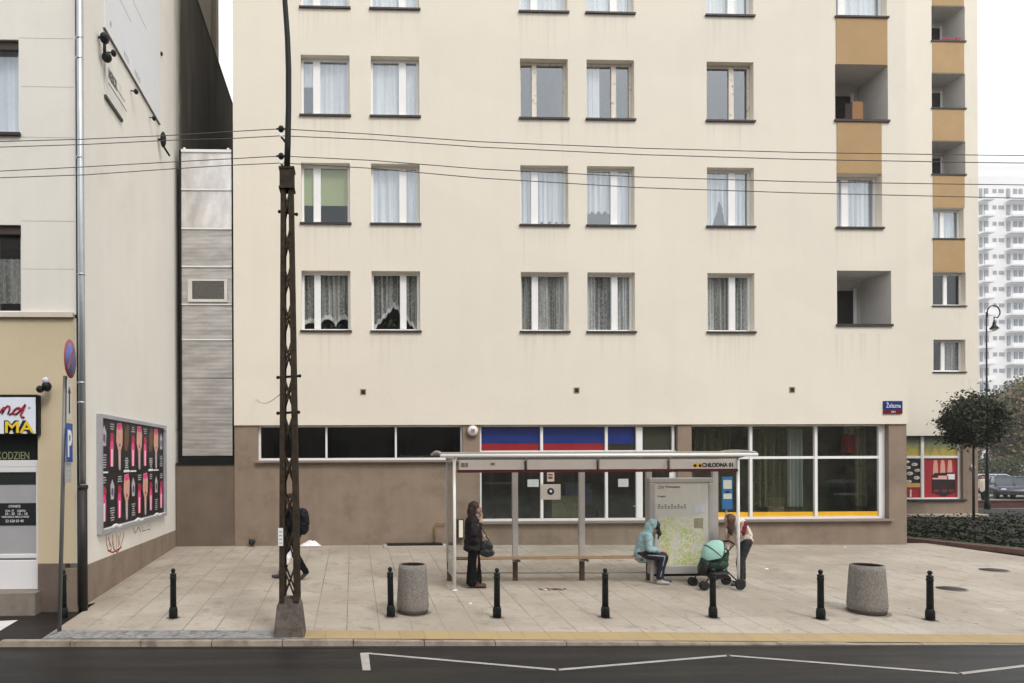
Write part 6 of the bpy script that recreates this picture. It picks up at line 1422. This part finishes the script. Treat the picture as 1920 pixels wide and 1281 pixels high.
# far pedestrian
c = U(1844, 950, 20.5); c.z = -.40
f = Fig(c, R(200), 'person', 'distant pedestrian in a white top walking past the corner of the wing')
b = MB(); f.head(b, (.02, 0, 1.55)); f.ch(b, ((-.01, 0, 1.5), .05), ((-.02, 0, 1.38), .06)); f.el(b, (0, 0, 1.15), (.11, .16, .22))
for sg in (-1, 1): f.ch(b, ((0, sg * .08, .9), .08), ((.06 * sg, sg * .08, .48), .06), ((.12 * sg, sg * .08, .08), .045)); f.ch(b, ((-.01, sg * .18, 1.35), .048), ((-.02, sg * .22, 1.1), .04), ((.05, sg * .22, .88), .03)); f.hand(b, (.05, sg * .22, .88), (.2, 0, -1), .4, sg, (0, 1, 0))
flesh('body', b, skin, f.t, .011, 2)
j = MB(); f.ch(j, ((0, 0, 1.28), .15), ((0, 0, .82), .16)); f.el(j, (-.01, 0, 1.34), (.12, .2, .1))
for sg in (-1, 1): f.ch(j, ((-.01, sg * .18, 1.35), .066), ((-.02, sg * .22, 1.1), .056), ((.04, sg * .22, .93), .045))
flesh('white_coat', j, M('cream_coat', (.66, .60, .52), .85), f.t, .014, 3)
j = MB()
for sg in (-1, 1): f.ch(j, ((0, sg * .08, .86), .1), ((.06 * sg, sg * .08, .48), .08), ((.12 * sg, sg * .08, .1), .06))
flesh('trousers', j, M('black_trousers'), f.t, .014, 2)
j = MB(); f.el(j, (.0, 0, 1.60), (.11, .09, .09)); f.el(j, (-.05, 0, 1.52), (.07, .09, .1)); flesh('hair', j, M('dark_brown_hair'), f.t, .012, 2)
for sg in (-1, 1): f.shoe((.12 * sg + .03, sg * .08, 0), M('dark_trainer'))

# tower block
YT = 105.; s_t = F / (YT - CY)
def XT(px): return U(px, 600, YT).x
def ZT(py): return U(1880, py, YT).z
tw = thing('tower_block', (XT(1900), YT, -.5), 'tall white tower block with rows of balconies rising hazily behind the trees', 'building')
twm = M('white_render', (.70, .70, .715), .9, var=.02, vs=.2)
MB().box(XT(1790), XT(2080), YT, YT + 14, -.5, ZT(330)).build('wall', twm, tw)
MB().box(XT(1810), XT(2060), YT + 1, YT + 13, ZT(330), ZT(306)).build('upper_storey', twm, tw); MB().box(XT(1800), XT(2040), YT + 3, YT + 12, ZT(306), ZT(286)).build('plant_storey', twm, tw)
gw = M('pale_window_grey', (.27, .285, .31), .4); bw = M('balcony_white', (.76, .76, .775), .7); rc = M('recess_grey', (.30, .31, .33), .8); nf = 15
for k in range(nf):
    y0 = 350 + k * 30.6
    zc, zt3 = ZT(y0 + 22), ZT(y0 + 4)
    mb = MB()
    for a, b in ((1862, 1869), (1873, 1883)): mb.box(XT(a), XT(b), YT - .05, YT + .1, ZT(y0 + 12), ZT(y0 + 5))
    mb.build('small_windows', gw, tw)
    mb = MB()
    for a, b in ((1837, 1842), (1846, 1853), (1888, 1894), (1901, 1907), (1911, 1917), (1922, 1927)): mb.box(XT(a), XT(b), YT - .12, YT + .1, zc, zt3)
    mb.build('balcony_windows', gw, tw)
    for a, b in ((1835, 1855), (1886, 1960)):
        mb = MB().box(XT(a), XT(b), YT - 1.3, YT - .13, ZT(y0 + 29), ZT(y0 + 27.5)); mb.box(XT(a), XT(b), YT - 1.35, YT - 1.25, ZT(y0 + 27), ZT(y0 + 19.5)); mb.build('balcony', bw, tw)
# opposite side of the street, mirrored only in the glass
op = thing('facing_building', (8, -44, -.5), 'dark tenement across the street from the large block', 'building')
MB().box(-45, 70, -60, -44, -.5, 20).build('wall', M('dull_brick', (.15, .12, .10), .9, var=.15, vs=.4), op)
mb = MB()
for i in range(22):
    for k in range(5): mb.box(-42 + i * 5, -40.4 + i * 5, -44.05, -43.95, 2 + k * 3.6, 4 + k * 3.6)
mb.build('windows', M('dark_glass', (.03, .035, .04), .2), op)
MB().box(-45.3, 70.3, -60.3, -43.7, 20.002, 20.5).build('roof', M('roof_felt'), op)

# dark rings painted in as contact shade where street furniture meets the slabs
gm_, nt, p = new_mat('foot_contact_shade'); p.inputs['Base Color'].default_value = (.17, .145, .12, 1); p.inputs['Roughness'].default_value = .9
gr_ = MB(); rg = random.Random(21)
for x, y, r_ in [(b_[0], b_[1], .10) for b_ in bl_] + [(774, 1148, .255), (1626, 1148, .285)]:
    c = G(x, y); n = 26; pts = []
    for k in range(n):
        a = 2 * math.pi * k / n; q = r_ * (1 + rg.uniform(.0, .28)); X, Y = c.x + q * math.cos(a), c.y + q * math.sin(a); pts.append((X, Y, Zg(X, Y) + .0035))
    gr_.add(pts, [tuple(range(n))])
tag(gr_.build('contact_shade_rings', gm_), 'dark contact shade painted on the slabs round the bollards and planters', 'dirt', kind='stuff')
# litter and manholes
for x, y, s_, lab in ((882, 1133, .022, 'small white paper scrap on the slabs in front of the standing woman'), (1437, 1068, .04, 'white paper scrap on the slabs right of the pram'), (1584, 1027, .03, 'white paper scrap near the foot of the big shop window')):
    c = G(x, y); mb = MB().ell(c + Vector((0, 0, .01)), (s_ * 1.4, s_, .014), Matrix.Rotation(.5, 3, 'Z'), 7); tag(mb.build('paper_scrap', white_p), lab, 'litter', 'paper scraps')
c = G(1035, 1106); t = thing('litter_patch', c, 'brown leaf litter with a scrap of paper under the middle of the shelter', 'litter'); rg = random.Random(4); mb = MB()
for k in range(50):
    q = c + Vector((rg.gauss(0, .12), rg.gauss(0, .05), .008 + rg.random() * .01)); u = Vector((rg.uniform(-1, 1), rg.uniform(-1, 1), 0)) * .03; v = Vector((-u.y, u.x, .01)) * .6; mb.quad(q - u, q - v, q + u, q + v)
mb.build('leaves', M('brown_leaves', (.10, .035, .025), .8), t); MB().ell(c + Vector((-.13, -.02, .012)), (.04, .025, .01), None, 7).build('paper', white_p, t)
lv = MB(); rg = random.Random(8)
for k in range(160):
    X = rg.uniform(-4.2, 14); Y = rg.uniform(-7.6, -.3); q = Vector((X, Y, Zg(X, Y) + .006)); u = Vector((rg.uniform(-1, 1), rg.uniform(-1, 1), 0)).normalized() * rg.uniform(.01, .028); v = Vector((-u.y, u.x, .15 * u.length)); lv.quad(q - u, q - v * .6, q + u, q + v * .6)
tag(lv.build('fallen_leaves', M('brown_leaves')), 'dead leaves and crumbs scattered over the pavement', 'leaves', kind='stuff')
for x, y, r_, lab in ((1783, 1104, .24, 'dark round manhole cover in the pavement behind the rightmost bollard'), (1862, 1069, .26, 'dark round manhole cover farther back near the right edge')):
    c = G(x, y); mb = MB().lathe([(r_ * 1.12, -.02), (r_ * 1.12, .004)], c, 28); t = thing('manhole_cover', c, lab, 'manhole', 'manhole covers'); mb.build('rim', M('grey_cement', (.24, .21, .18), .9), t)
    MB().lathe([(r_, .0), (r_, .009)], c, 28).build('lid', M('iron_lid', (.035, .03, .027), .7, bump=.8, bs=40), t)

# ================================================================== HAZE
m, nt, p = new_mat('haze_air'); nt.nodes.remove(p); pv = N(nt, 'ShaderNodeVolumePrincipled'); pv.inputs['Color'].default_value = (.93, .94, .95, 1); pv.inputs['Density'].default_value = .0008; pv.inputs['Anisotropy'].default_value = .2
nt.links.new(pv.outputs[0], nt.nodes['Material Output'].inputs['Volume'])
tag(MB().box(-70, 190, -70, 140, -1.6, 62).build('haze', m), 'thin pale haze over the whole street', 'haze', kind='stuff')
